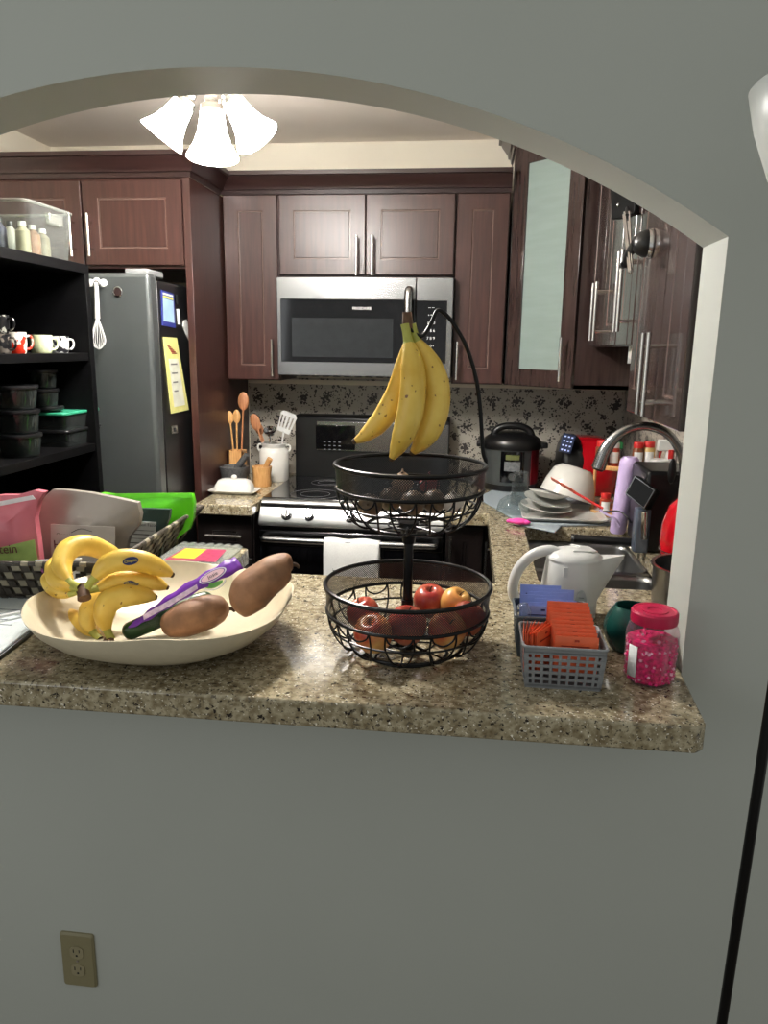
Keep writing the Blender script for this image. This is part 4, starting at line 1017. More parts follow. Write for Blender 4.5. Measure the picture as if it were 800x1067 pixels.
# berry clamshell
bx = T('berry_box', 'clear plastic clamshell of berries between the woven tray and the bowl', 'berry box', (-.73, 1.93, CT))
bx0, bx1, by0, by1, bh = -.815, -.635, 1.81, 2.0, .060
bin_shell(bx0, bx1, by0, by1, CT+.001, bh, .006, .015).build('box_body', PLAST, bx)
G().prism([(*p, CT+bh+.001) for p in rrect(bx0-.004, bx1+.004, by0-.004, by1+.004, .015)], (0, 0, .004)).build('lid', clear('bin_rim', (235, 238, 232)), bx)
g = G()
for k in range(7):
    q = (k+.5)/7; g.box(bx0+(bx1-bx0)*q-.007, bx0+(bx1-bx0)*q+.007, by1-.03, by1, CT+bh+.005, CT+bh+.010)
g.build('lid_ribs', clear('bin_rim', (235, 238, 232)), bx)
lb_ = G().prism([(*p, CT+bh+.0052) for p in ((bx0+.02, by0+.02), (bx1-.02, by0+.02), (bx1-.03, by1-.05), (bx0+.03, by1-.05))], (0, 0, .0006)).build('label', pm('magenta_label', (150, 44, 76), .4, var=.3, scale=60), bx, smooth=0)
G().prism([(*p, CT+bh+.006) for p in ((bx0+.03, by0+.04), (bx0+.095, by0+.04), (bx0+.095, by1-.055), (bx0+.035, by1-.055))], (0, 0, .0004)).build('lime_print', pm('lime_print', (160, 180, 44), .4, var=.1, scale=60), lb_, smooth=0)
random.seed(5)
BER = [pm('berry_red', (140, 24, 40), .3), pm('berry_dark', (60, 22, 48), .3)]
k = 0
for i in range(5):
    for j in range(5):
        c = Vector((bx0+.028+i*.031, by0+.03+j*.032, CT+.022+.006*((i+j) % 2)))
        o = G().ell(c, (.0145, .0145, .017), n=12).build('berry', BER[(i*3+j) % 2]); k += 1
        tag(o, 'berry packed inside the clear clamshell', 'berry', 'berries in the clamshell')

# papers / tablet at the left edge
pp = T('document_sleeve', 'clear plastic sleeve of white printed papers with black edge, at the counter left', 'papers', (-1.05, 1.40, CT))
Q = [on(-60, 640), on(0, 612), on(43, 656), on(8, 691), on(-60, 700)]
Q = [Vector((-1.30, 1.62, 0)), Vector((-1.00, 1.635, 0)), Vector((-.935, 1.475, 0)), Vector((-.918, 1.300, 0)), Vector((-1.25, 1.262, 0))]
def qz(z): return [Vector((q.x, q.y, z)) for q in Q]
G().prism(qz(CT+.001), (0, 0, .010)).build('folder', BPLAST, pp, bevel=.002)
cq = sum(Q, Vector())/5
G().prism([Vector((cq.x+(q.x-cq.x)*.95, cq.y+(q.y-cq.y)*.94, CT+.011)) for q in Q], (0, 0, .003)).build('paper_sheets', PAPER, pp, smooth=0)
g = G()
for k in range(9):
    a = Vector((-1.20, 1.30+.03*k, CT+.0143)); g.box(-1.22, -1.02+.015*(k % 3), a.y, a.y+.003, CT+.0140, CT+.0146)
g.build('printed_lines', pm('grey_print', (120, 122, 128), .6), pp)
g = G(); rows = []
for i in range(9):
    rows.append([g.bm.verts.new((cq.x-.19+.355*(i/8), cq.y-.15+.31*(j/8), CT+.018+.004*math.sin(i*1.9+j)*math.sin(j*1.3))) for j in range(9)])
for a, b in zip(rows, rows[1:]):
    for k in range(8): g.face([a[k], a[k+1], b[k+1], b[k]])
g.build('plastic_sleeve', clear('sleeve_film', (240, 244, 244), .08, .10), pp, smooth=80)
pen = G().cyl(Vector((-1.12, 1.36, CT+.026)), Vector((-1.00, 1.50, CT+.026)), .004, n=10).build('pen', WPLAST); tag(pen, 'white pen with a black tip lying across the papers', 'pen')
G().cyl(Vector((-1.00, 1.50, CT+.026)), Vector((-.985, 1.518, CT+.026)), .004, .0015, n=10).build('tip', BPLAST, pen)

# ================================================================== TWO-TIER WIRE BASKET
SC = Vector((-.117, 1.47, CT))
fb = T('tiered_fruit_basket', 'black two-tier wire fruit basket with a banana hook on the counter', 'fruit basket', SC)
def basket(R, zr, band, Rb, zb, nw, parent):
    c = lambda z: Vector((SC.x, SC.y, z))
    g = G().ring(c(zr), R, .0046, 72).ring(c(zr-band), R-.003, .0038, 72).ring(c(zb), Rb, .0034, 60)
    g.ring(c((zr-band)*.55+zb*.45), (R*.60+Rb*.40)+.010, .0022, 64); frm = g.build('wire_rings', BMETAL, parent)
    # perforated band
    g = G(); n = 96; uvs = []
    uvl = g.bm.loops.layers.uv.new('UVMap')
    a = [g.bm.verts.new(c(zr)+Vector((math.cos(2*PI*k/n)*R, math.sin(2*PI*k/n)*R, 0))) for k in range(n)]
    b = [g.bm.verts.new(c(zr-band)+Vector((math.cos(2*PI*k/n)*(R-.003), math.sin(2*PI*k/n)*(R-.003), 0))) for k in range(n)]
    S = 1/.0034
    for k in range(n):
        f = g.face([a[k], a[(k+1) % n], b[(k+1) % n], b[k]])
        uu = [k*2*PI*R/n*S, (k+1)*2*PI*R/n*S]
        for lp, (u, v) in zip(f.loops, ((uu[0], band*S), (uu[1], band*S), (uu[1], 0), (uu[0], 0))): lp[uvl].uv = (u, v)
    g.build('perforated_band', MESH, parent, norm=False)
    # scrolled ribs: pairs of wires curving from band to the base with a loop
    g = G()
    for k in range(nw):
        A = 2*PI*k/nw
        for s in (-1, 1):
            ps = []
            for q, dA in ((0, .16), (.25, .17), (.55, .12), (.8, .05), (1, .02)):
                rr = (R-.003)+(Rb-(R-.003))*(q**1.6); z = (zr-band)+(zb-(zr-band))*(math.sin(q*PI/2))
                ps.append(c(z)+Vector((math.cos(A+s*dA)*rr, math.sin(A+s*dA)*rr, 0)))
            g.tube(cr(ps, 4), .0019, 6)
        ps = [c(zr-band+.0)+Vector((math.cos(A+d)*(R-.004), math.sin(A+d)*(R-.004), -h)) for d, h in ((-.16, 0), (-.12, .014), (0, .022), (.12, .014), (.16, 0))]
        g.tube(cr(ps, 4), .0019, 6)
    g.build('wire_ribs', BMETAL, parent)
    g = G()
    for k in range(8):
        A = 2*PI*k/8; v = Vector((math.cos(A), math.sin(A), 0)); g.tube([c(zb)+v*.008, c(zb)+v*Rb], .0019, 6)
    g.ring(c(zb), Rb*.5, .0019, 40); g.build('base_wires', BMETAL, parent)
lo_b = G().cyl(SC+Vector((0, 0, .012)), SC+Vector((0, 0, .024)), .022, n=20).build('lower_basket', BMETAL, fb); basket(.170, 1.063, .052, .118, .936, 12, lo_b)
up_b = G().cyl(Vector((SC.x, SC.y, 1.180)), Vector((SC.x, SC.y, 1.194)), .020, n=20).build('upper_basket', BMETAL, fb); basket(.150, 1.311, .046, .085, 1.188, 12, up_b)
g = G().cyl(SC+Vector((0, 0, .010)), Vector((SC.x, SC.y, 1.185)), .0095, n=20).cyl(SC+Vector((0, 0, .09)), SC+Vector((0, 0, .115)), .0125, n=20).cyl(Vector((SC.x, SC.y, 1.15)), Vector((SC.x, SC.y, 1.182)), .012, .018, n=20)
g.build('pole', BMETAL, fb)
g = G().ring(SC+Vector((0, 0, .003)), .085, .003, 48)
for k in range(4):
    A = PI/4+PI/2*k; v = Vector((math.cos(A), math.sin(A), 0)); g.tube(cr([SC+v*.085+Vector((0, 0, .003)), SC+v*.07+Vector((0, 0, .018)), SC+v*.02+Vector((0, 0, .020))], 5), .0026, 8)
g.build('foot_ring', BMETAL, fb)
YH = 1.49
hp = W((506, 482, 1.53), (503, 470, 1.53), (500.5, 430, 1.525), (496, 395, 1.52), (486, 362, 1.51), (472, 337, 1.50), (462, 326, 1.495), (455.5, 324, 1.49), (451, 333, 1.485), (446, 343, 1.48), (440, 350, 1.47), (434, 349, 1.465), (428, 342, 1.46), (424.5, 333, 1.46))
lowp = [Vector((SC.x+.122, SC.y+.05, 1.262)), Vector((SC.x+.140, SC.y+.055, 1.285))]
G().tube(cr(lowp+hp, 7), .0042, 10).build('banana_hook', BMETAL, fb)
# hanging bananas
hb = bunch('three ripe bananas hanging from the black banana hook', Vector((at(430, 400, Y=1.46).x, 1.46, 1.40)), [
    (W((424, 338, 1.47), (424.5, 362, 1.485), (421, 385, 1.505), (413, 410, 1.52), (398, 436, 1.53), (381, 453, 1.53), (367, 461, 1.525)), .0235),
    (W((422, 338, 1.455), (425, 356, 1.45), (428.5, 375, 1.44), (430, 400, 1.43), (427, 428, 1.425), (419, 455, 1.425), (407, 480, 1.43)), .0250),
    (W((428, 338, 1.465), (434, 356, 1.468), (444, 375, 1.468), (453, 398, 1.465), (454, 422, 1.462), (446, 450, 1.458), (428, 474, 1.46)), .0260)],
    W((425, 342, 1.462), (424.5, 334, 1.461), (424, 325, 1.460)), .0105, mats=[BAN2, STEM, TIP])
G().box(-.006, .006, -.002, .002, -.007, .007, Matrix.Translation(at(434, 373, Y=1.435))).build('yellow_tape', pm('yellow_tape', (236, 222, 30), .4), hb, bevel=.001)

# fruit in the baskets
def apple(label, c, r, mats, rot=(0, 0, 0), group='apples in the lower basket'):
    t = T('apple', label, 'apple', c-Vector((0, 0, r*.9)), 0, group)
    prof = [(0, -.78), (.12, -.82), (.30, -.90), (.55, -.84), (.80, -.58), (.96, -.18), (1.0, .18), (.92, .52), (.72, .80), (.45, .92), (.25, .88), (.10, .70), (0, .60)]
    Rm = Matrix.Rotation(rot[0], 3, 'X') @ Matrix.Rotation(rot[1], 3, 'Y')
    G().lathe([(a*r, b*r) for a, b in prof], c, 32, Rm).build('fruit_body', mats, t, smooth=80)
    G().tube(cr([c+Rm @ Vector((0, 0, .62*r)), c+Rm @ Vector((0, 0, .9*r)), c+Rm @ Vector((.004, 0, 1.12*r))], 3), .0012, 6).build('stem', TIP, t)
def applemat(nm, a, b):
    m = pm(nm, a, .25, var=0); nt = m.node_tree
    n = [q for q in nt.nodes if q.type == 'TEX_NOISE'][0]; n.inputs['Scale'].default_value = 16; n.inputs['Detail'].default_value = 6
    r = [q for q in nt.nodes if q.type == 'VALTORGB'][0]; r.color_ramp.elements[0].position = .38; r.color_ramp.elements[1].position = .68
    r.color_ramp.elements[0].color = tuple(lin(a))+(1,); r.color_ramp.elements[1].color = tuple(lin(b))+(1,); return m
A1 = applemat('apple_red', (156, 44, 40), (196, 112, 80)); A2 = applemat('apple_blush', (190, 72, 50), (222, 176, 104)); A3 = applemat('apple_gold', (214, 142, 76), (226, 190, 110))
zc = .978
for (px, py, dz, r, m, lab, rot) in (
    (389, 661, 0, .039, A2, 'red and yellow apple at the front left of the lower basket', (.4, -.2)),
    (424, 652, .010, .040, A1, 'deep red apple at the front centre of the lower basket', (.2, .1)),
    (465, 657, 0, .039, A2, 'blushed apple at the front right of the lower basket', (.6, .3)),
    (487, 645, .006, .037, A1, 'red apple against the right side of the lower basket', (-.2, .5)),
    (379, 640, .004, .036, A1, 'red apple against the left side of the lower basket', (.1, -.4)),
    (448, 627, .008, .038, A1, 'blushed apple right behind the pole in the lower basket', (.3, 0)),
    (474, 629, .016, .034, A3, 'yellow-orange apple at the back right of the lower basket', (.3, .4))):
    p = at(px, py, Z=zc+dz); apple(lab, p, r, m, rot)
def round_veg(name, label, c, r, mat, cat, group, kind='avocado'):
    t = T(name, label, cat, c-Vector((0, 0, r)), 0, group)
    if kind == 'avocado': G().lathe([(0, -1.0*r), (.45*r, -.92*r), (.85*r, -.55*r), (1.0*r, -.05*r), (.9*r, .45*r), (.6*r, .95*r), (.3*r, 1.18*r), (0, 1.25*r)], c, 24, Matrix.Rotation(1.25, 3, 'X') @ Matrix.Rotation(.6*(len(label) % 5-2), 3, 'Z')).build('fruit_body', mat, t, smooth=80)
    else: G().lathe([(0, -1.0*r), (.5*r, -.9*r), (.95*r, -.4*r), (1.05*r, 0), (.9*r, .5*r), (.45*r, .85*r), (.12*r, 1.05*r), (.06*r, 1.3*r), (0, 1.32*r)], c, 24).build('bulb_body', mat, t, smooth=80)
    e = c+(Vector((0, -.3*r, 1.0*r)) if kind != 'avocado' else Vector((0, -1.22*r, .35*r)))
    G().ell(e, (.003, .003, .002), n=8).build('stem_end', TIP, t)
AV = pm('avocado_skin', (96, 78, 58), .45, var=.5, scale=60, bump=.8); ON = pm('onion_skin', (176, 150, 128), .4, var=.15, scale=20, stretch=(6, 6, 1)); GA = pm('garlic_skin', (206, 196, 184), .5, var=.1, scale=30)
zu = 1.216
for (px, py, dz, r, m, nm, cat, lab) in (
    (385, 527, 0, .026, AV, 'avocado', 'avocado', 'dark avocado at the left of the upper basket'),
    (407, 520, .006, .026, AV, 'avocado', 'avocado', 'dark rough avocado left of centre in the upper basket'),
    (430, 524, .004, .027, AV, 'avocado', 'avocado', 'dark green avocado at the centre of the upper basket'),
    (452, 522, .004, .026, AV, 'avocado', 'avocado', 'brown-black avocado right of centre in the upper basket'),
    (419, 503, .032, .024, ON, 'shallot', 'onion', 'pale brown shallot on top of the pile in the upper basket'),
    (472, 524, .002, .022, GA, 'garlic_bulb', 'garlic', 'pale garlic bulb at the right of the upper basket'),
    (447, 505, .012, .024, pm('red_onion_skin', (128, 40, 44), .35, var=.2, scale=16), 'red_onion', 'onion', 'dark red onion behind the avocados in the upper basket')):
    p = at(px, py, Z=zu+dz); round_veg(nm, lab, p, r, m, cat, 'avocados and onions in the upper basket', 'avocado' if nm == 'avocado' else 'bulb')

# ================================================================== PACKET BASKETS
GB = pm('grey_basket_plastic', (124, 126, 128), .4)
def strip_basket(label, c, w, d, h, mat):
    t = T('plastic_basket', label, 'basket', c, 0, 'small woven-look plastic baskets')
    fl = .006; g = G()
    x0, x1, y0, y1 = c.x-w/2, c.x+w/2, c.y-d/2, c.y+d/2; z = c.z
    def wall(P, n, cols=9, rows=5):
        # P(u, v): u along, v up; vertical straps plus horizontal bands weaving in and out
        for i in range(cols+1):
            u = i/cols; uu = min(max(u, .025), .975); a = .018 if 0 < i < cols else .03
            for j in range(rows):
                v0, v1 = .08+.78*j/rows, .08+.78*(j+1)/rows; o = n*(.0012 if (i+j) % 2 else -.0006)
                g.prism([P(uu-a, v0)+o, P(uu+a, v0)+o, P(uu+a, v1)+o, P(uu-a, v1)+o], n*.0016)
        for j in range(rows+1):
            v = .08+.78*j/rows
            g.prism([P(0, v-.035), P(1, v-.035), P(1, v+.035), P(0, v+.035)], n*.0018)
        g.prism([P(0, 0), P(1, 0), P(1, .09), P(0, .09)], n*.002); g.prism([P(0, .86), P(1, .86), P(1, 1), P(0, 1)], n*.002)
    def co(sx, sy, v): return Vector((c.x+sx*(w/2-fl*(1-v)), c.y+sy*(d/2-fl*(1-v)), z+h*v))
    wall(lambda u, v: co(-1, -1, v).lerp(co(1, -1, v), u), Vector((0, 1, 0))); wall(lambda u, v: co(-1, 1, v).lerp(co(1, 1, v), u), Vector((0, -1, 0)))
    wall(lambda u, v: co(-1, -1, v).lerp(co(-1, 1, v), u), Vector((1, 0, 0)), 7); wall(lambda u, v: co(1, -1, v).lerp(co(1, 1, v), u), Vector((-1, 0, 0)), 7)
    g.build('woven_sides', mat, t, smooth=0)
    G().box(x0+fl, x1-fl, y0+fl, y1-fl, z+.0005, z+.003).build('basket_bottom', mat, t)
    rr = [Vector((*p, z+h)) for p in rrect(x0-.001, x1+.001, y0-.001, y1+.001, .010)]
    G().tube(rr, .0032, 8, closed=True).build('rim', mat, t)
    return t
B1 = Vector((.190, 1.390, CT)); B2 = Vector((.183, 1.530, CT))
strip_basket('grey plastic basket holding orange packets on the counter', B1, .152, .125, .084, GB)
strip_basket('dark grey plastic basket holding blue packets, behind the orange packets', B2, .150, .115, .088, pm('dark_basket_plastic', (70, 78, 82), .4))
ORG = pm('orange_packet_foil', (226, 102, 62), .35, var=.10, scale=40); ORG2 = pm('orange_packet_print', (150, 46, 26), .5)
BLU = pm('blue_packet_paper', (142, 158, 214), .45, var=.06, scale=40); BLU2 = pm('navy_packet_print', (30, 36, 96), .5)
random.seed(21)
def packet(label, c, w, h, ry, rx, rz, mat, mat2, group, txt=None):
    M_ = Matrix.Translation(c) @ Matrix.Rotation(rz, 4, 'Z') @ Matrix.Rotation(rx, 4, 'X') @ Matrix.Rotation(ry, 4, 'Y')
    t = T('packet', label, 'packet', c, 0, group)
    g = G(); 
    P = lambda x, y, z: M_ @ Vector((x, y, z))
    rows = []
    for z, b in ((0, .0), (.004, .0003), (.012, .0016), (h-.012, .0016), (h-.004, .0003), (h, 0)):
        rows.append([g.bm.verts.new(P(x, -s_*b*(1-abs(x)/w*1.4)-s_*.0003, z)) for s_, xs_ in ((1, (-w/2, -w/4, 0, w/4, w/2)), (-1, (w/2, w/4, 0, -w/4, -w/2))) for x in xs_])
    n = len(rows[0])
    for a, b in zip(rows, rows[1:]):
        for i in range(n): g.face([a[i], a[(i+1) % n], b[(i+1) % n], b[i]])
    g.face(rows[0][::-1]); g.face(rows[-1]); g.build('sachet', mat, t, smooth=50)
    g = G().box(-w*.36, w*.30, -.0030, -.0022, h-.020, h-.018, M_).box(-w*.05, w*.05, -.0031, -.0022, h-.010, h-.0065, M_)
    g.build('printed_mark', mat2, t)
# orange packets: ten facing the front leaning back, nine fanned on edge at the left
for k in range(10):
    c = Vector((.213-.001*k, 1.345+.0095*k, CT+.026+.0012*k)); packet('orange packet standing upright in the right-hand row of the grey basket' , c, .080, .074+.0030*k, .0, -.10-.02*(k % 3), -.02+.03*math.sin(k*2.1), ORG, ORG2, 'orange packets facing front in the grey basket')
for k in range(9):
    c = Vector((.160-.0050*k, 1.375+.0035*(k % 3), CT+.026)); packet('orange packet fanned out on edge at the left of the grey basket', c, .072, .078, 0, -.05, PI/2-.55+.06*k, ORG, ORG2, 'orange packets fanned on edge in the grey basket')
for k in range(7):
    c = Vector((.176+.012*((k % 3)-1), 1.487+.0125*k, CT+.022+.0035*k)); packet('blue packet standing in the dark grey basket behind the orange packets', c, .086, .086, .02*((k % 3)-1), -.08, .05*math.sin(k*1.7), BLU, BLU2, 'blue packets in the dark grey basket')
o = G(); o.ell(Vector((.122, 1.485, CT+.090)), (.018, .03, .026), n=12); o = o.build('crumpled_wrapper', clear('wrapper_film', (240, 244, 246), .08, .2), sub=1)
dm = o.modifiers.new('d', 'DISPLACE'); tx = bpy.data.textures.new('crumple', 'CLOUDS'); tx.noise_scale = .012; dm.texture = tx; dm.strength = .012
tag(o, 'crumpled clear film wrapper at the left of the blue packets', 'wrapper')

# ================================================================== PINK JAR
JC = Vector((.362, 1.402, CT)); r = .046; JS = 1.13
jr = T('candy_jar', 'clear jar of pink crystals with a magenta screw lid at the counter end', 'jar', JC)
def hexring(g, c, R, z, k=6, rnd=.10, n=48, rot=.3):
    vs = []
    for i in range(n):
        a = 2*PI*i/n; m = math.cos(PI/k)/math.cos(((a+rot) % (2*PI/k))-PI/k); rr = R*(rnd*1+(1-rnd)*min(1, m*1.06))
        vs.append(g.bm.verts.new(c+Vector((rr*math.cos(a), rr*math.sin(a), z*JS))))
    return vs
def hexbody(secs, rnd=.2, rot=.3, closed=True):
    g = G(); rs = [hexring(g, JC, R, z, rnd=q, rot=rot) for R, z, q in secs]
    for a, b in zip(rs, rs[1:]):
        for i in range(48): g.face([a[i], a[(i+1) % 48], b[(i+1) % 48], b[i]])
    g.face(rs[0][::-1]); 
    if closed: g.face(rs[-1])
    return g
hexbody([(r*.9, .001, .3), (r*1.02, .006, .2), (r*1.06, .06, .2), (r*1.06, .088, .2), (r*.98, .100, .6), (r*.88, .106, 1), (r*.88, .112, 1)]).build('jar_body', clear('jar_plastic', (240, 228, 234), .05, .08), jr, smooth=30)
PC = pm('pink_crystals', (214, 30, 104), .18, var=.5, scale=130, bump=1.0)
ct_ = hexbody([(r*.86, .004, .3), (r*.97, .009, .2), (r*1.00, .06, .2), (r*1.00, .077, .25)]); ct_.build('crystal_fill', PC, jr, smooth=30)
g = G(); random.seed(9)
for k in range(300):
    a = random.uniform(0, 2*PI); z = random.uniform(.008, .080); rr = r*random.uniform(.90, .99)
    if z > .074: rr *= random.uniform(.2, 1)
    g.mi = random.choice((0, 0, 0, 1)); c = JC+Vector((rr*math.cos(a), rr*math.sin(a), z*JS)); q = random.uniform(.0016, .0028)
    g.box(-q, q, -q, q, -q, q, Matrix.Translation(c) @ Matrix.Rotation(random.uniform(0, 3), 4, (random.random(), random.random(), random.random()+.1)))
cr_o = g.build('crystal_grains', [pm('pink_grain', (214, 40, 112), .15), pm('pale_grain', (240, 176, 200), .15)], jr, smooth=0); cr_o['kind'] = 'stuff'
LIDP = pm('magenta_lid', (178, 24, 66), .35)
G().lathe([(a_*1.13, b_*JS) for a_, b_ in [(0, .106), (.0375, .106), (.0385, .109), (.0385, .124), (.036, .1275), (.033, .1275), (.032, .126), (.022, .126), (.0215, .1275), (.012, .1275), (.0115, .126), (0, .126)]], JC, 48).build('screw_lid', LIDP, jr, smooth=30)
g = G()
for k in range(7):
    A = -2.75+.06*k
    p0 = JC+Vector((r*1.075*math.cos(A), r*1.075*math.sin(A), 0)); A2 = A+.06; p1 = JC+Vector((r*1.075*math.cos(A2), r*1.075*math.sin(A2), 0))
    g.quad(p0+Vector((0, 0, .018)), p1+Vector((0, 0, .018)), p1+Vector((0, 0, .080)), p0+Vector((0, 0, .080)))
g.build('side_label', PAPER, jr, smooth=60, norm=False, solid=.0006)

# dark green ribbed jar
c = Vector((.352, 1.548, CT))
t = T('candle_pot', 'dark green ribbed round pot behind the pink jar', 'pot', c)
prof = [(0, 0), (.030, 0)]+[(.030+.024*math.sin(PI*(.08+.84*k/22))+(.0012 if k % 2 else 0), .004+.092*k/22) for k in range(23)]+[(.034, .100), (.031, .100), (.032, .09), (.045, .05), (.02, .01), (0, .008)]
G().lathe(prof, c, 40).build('pot_body', pm('dark_teal_glaze', (16, 62, 56), .25, var=.2, scale=30), t)
# steel pot
c = at(700, 612, Z=CT); c = Vector((.560, 1.80, CT))
t = T('steel_pot', 'open stainless steel pot half hidden by the white jamb', 'pot', c)
G().lathe([(a_*1.12, b_*1.1) for a_, b_ in [(0, 0), (.085, 0), (.092, .006), (.095, .06), (.096, .108), (.101, .110), (.101, .113), (.093, .112), (.091, .06), (.088, .01), (0, .006)]], c, 48).build('pot_body', STEEL, t)
g = G().tube(cr([c+Vector((-.05, .090, .10)), c+Vector((-.055, .118, .105)), c+Vector((.0, .128, .105)), c+Vector((.055, .118, .105)), c+Vector((.05, .090, .10))], 6), .004, 8); g.build('handle', STEEL, t)

# ================================================================== KETTLE
KC = Vector((.245, 1.735, CT))
kt = T('electric_kettle', 'white plastic electric kettle with a looped handle behind the packet baskets', 'kettle', KC)
g = G(); rings = []
for z, rx, ry_, ox in ((0, .060, .060, 0), (.006, .066, .066, 0), (.05, .067, .066, 0), (.10, .064, .062, .002), (.14, .060, .058, .004), (.150, .056, .055, .005)):
    ring = []
    for k in range(48):
        a = 2*PI*k/48; s = math.exp(-(a if a < PI else 2*PI-a)**2/.10)*max(0, (z-.05))*.62
        ring.append(g.bm.verts.new(KC+Vector((ox+(rx+s)*math.cos(a), ry_*math.sin(a), z+s*.15))))
    rings.append(ring)
for a, b in zip(rings, rings[1:]):
    for i in range(48): g.face([a[i], a[(i+1) % 48], b[(i+1) % 48], b[i]])
g.face(rings[0][::-1]); g.face(rings[-1]); g.build('kettle_body', WPLAST, kt, smooth=50)
G().lathe([(0, .172), (.02, .171), (.045, .164), (.058, .153), (.059, .148), (0, .148)], KC+Vector((.008, 0, 0)), 40, sx=1.12).build('lid', WPLAST, kt, smooth=60)
G().prism([KC+Vector(p) for p in ((.0, -.03, .168), (.045, -.022, .166), (.062, .0, .160), (.045, .022, .166), (.0, .03, .168), (.018, 0, .171))], (0, 0, .005)).build('lid_tab', WPLAST, kt, bevel=.002)
hd = cr([KC+Vector(p) for p in ((-.030, 0, .158), (-.055, 0, .162), (-.090, 0, .148), (-.118, 0, .115), (-.130, 0, .075), (-.126, 0, .045), (-.110, 0, .028), (-.085, 0, .022), (-.062, 0, .022))], 7)
G().tube(hd, lambda q: .013 if q < .75 else .011, 16, sc=1.0).build('handle', WPLAST, kt, smooth=70)
M_ = face_M(KC+Vector((.020, -.0655, .055)), (.25, -1, 0))
g = G().prism([M_ @ Vector((.014*math.cos(2*PI*i/28), .034*math.sin(2*PI*i/28), 0)) for i in range(28)], (0, -.002, 0)); g.build('water_window', pm('window_grey', (172, 175, 175), .15), kt, smooth=0)
g = G()
for k in range(5): g.box(-.006, .006, 0, .001, -.02+.009*k, -.019+.009*k, Matrix.Translation(KC+Vector((.020, -.069, .055))))
g.build('level_marks', INK, kt)
g = G().box(-.005, .005, -.004, .0, -.012, .012, Matrix.Translation(KC+Vector((-.018, -.058, .128)))); g.build('switch_rib', WPLAST, kt, bevel=.001)

# ================================================================== SINK, FAUCET
sk = T('sink', 'stainless undermount double sink in the granite counter', 'sink', ((SX0+SX1)/2, (SY0+SY1)/2, CT-.052))
def basin(x0, x1, y0, y1, zt, depth, r=.045):
    g = G(); secs = [(0, zt), (.004, zt-.02), (.010, zt-depth+.04), (.03, zt-depth+.006), (.06, zt-depth)]
    rings = [[g.bm.verts.new((*p, z)) for p in rrect(x0+f, x1-f, y0+f, y1-f, r)] for f, z in secs]; n = len(rings[0])
    for a, b in zip(rings, rings[1:]):
        for i in range(n): g.face([a[i], a[(i+1) % n], b[(i+1) % n], b[i]])
    g.face(rings[-1]); return g
SKM = pm('sink_steel', (150, 150, 148), .32, 1, var=.05)
ym = 2.30
basin(SX0-.004, SX1+.004, ym+.012, SY1+.004, CT-.053, .19).build('far_basin', SKM, sk, smooth=50, norm=False, solid=.002)
basin(SX0-.004, SX1+.004, SY0-.004, ym-.012, CT-.053, .17).build('near_basin', SKM, sk, smooth=50, norm=False, solid=.002)
G().box(SX0-.004, SX1+.004, ym-.014, ym+.014, CT-.060, CT-.053).build('divider', SKM, sk, bevel=.002)
for y in (2.14, 2.48): G().lathe([(0, .001), (.03, .001), (.036, .004), (.038, .002)], Vector((.385, y, CT-.243 if y > 2.3 else CT-.223)), 24).build('drain', CHROME, sk)
# dark bar lying across
p0, p1 = at(598, 561, Z=CT+.012), at(668, 566, Z=CT+.012)
rb = T('draining_bar', 'dark bar with a metal end lying across the sink beside the kettle lid', 'draining bar', p0.lerp(p1, .5))
G().tube([p0, p1], .014, 16).build('bar', BPLAST, rb)
G().tube([p0-(p1-p0).normalized()*.010, p0], .0148, 16).build('metal_end', STEEL, rb)
# faucet
fy = 2.30
fp_ = W((623, 488, fy), (631, 468, fy), (644, 453, fy), (660, 445.5, fy), (677, 444.5, fy), (694, 451, fy), (706, 466, fy), (712, 490, fy))
base = Vector((at(712, 490, Y=fy).x+.004, fy, CT))
fc = T('faucet', 'tall curved stainless gooseneck faucet over the sink', 'faucet', base)
P_ = cr(fp_+[base+Vector((0, 0, .10)), base+Vector((0, 0, .02))], 7)
G().tube(P_, lambda q: lerp([(0, .021), (.12, .019), (.24, .0145), (.3, .013), (1, .013)], q), 18).build('gooseneck', STEEL, fc)
G().lathe([(0, 0), (.028, 0), (.028, .006), (.02, .012), (.018, .07), (.014, .08), (0, .08)], base, 28).build('base', STEEL, fc)
G().tube(cr([base+Vector((0, -.018, .05)), base+Vector((0, -.05, .06)), base+Vector((0, -.09, .085))], 5), .006, 10).build('lever', STEEL, fc)
e0 = fp_[0]; G().cyl(e0, e0+(fp_[0]-fp_[1]).normalized()*.006, .018, .016, 18).build('spray_face', BPLAST, fc)

# ================================================================== RIGHT BACK COUNTER
# pressure cooker
c = Vector((.186, 3.40, CT))
pc = T('pressure_cooker', 'round stainless and black pressure cooker against the floral wall', 'pressure cooker', c)
G().lathe([(0, 0), (.105, 0), (.118, .01), (.120, .035), (0, .035)], c, 48).build('base', BPLAST, pc)
G().lathe([(.118, .035), (.121, .036), (.121, .195), (.118, .198), (0, .198)], c, 48).build('steel_body', STEELD, pc)
G().lathe([(.128, .19), (.132, .20), (.130, .222), (.122, .235), (.095, .252), (.05, .262), (0, .264)], c, 48).build('lid', BPLAST, pc)
g = G().tube(cr([c+Vector(p) for p in ((-.085, -.02, .245), (-.07, -.02, .272), (-.03, -.02, .288), (.03, -.02, .288), (.07, -.02, .272), (.085, -.02, .245))], 6), .020, 14, sc=.8); g.build('lid_handle', BPLAST, pc)
for s in (-1, 1): G().box(-.02, .02, -.035, .035, -.012, .012, Matrix.Translation(c+Vector((s*.138, 0, .205)))).build('side_handle', BPLAST, pc, bevel=.006)
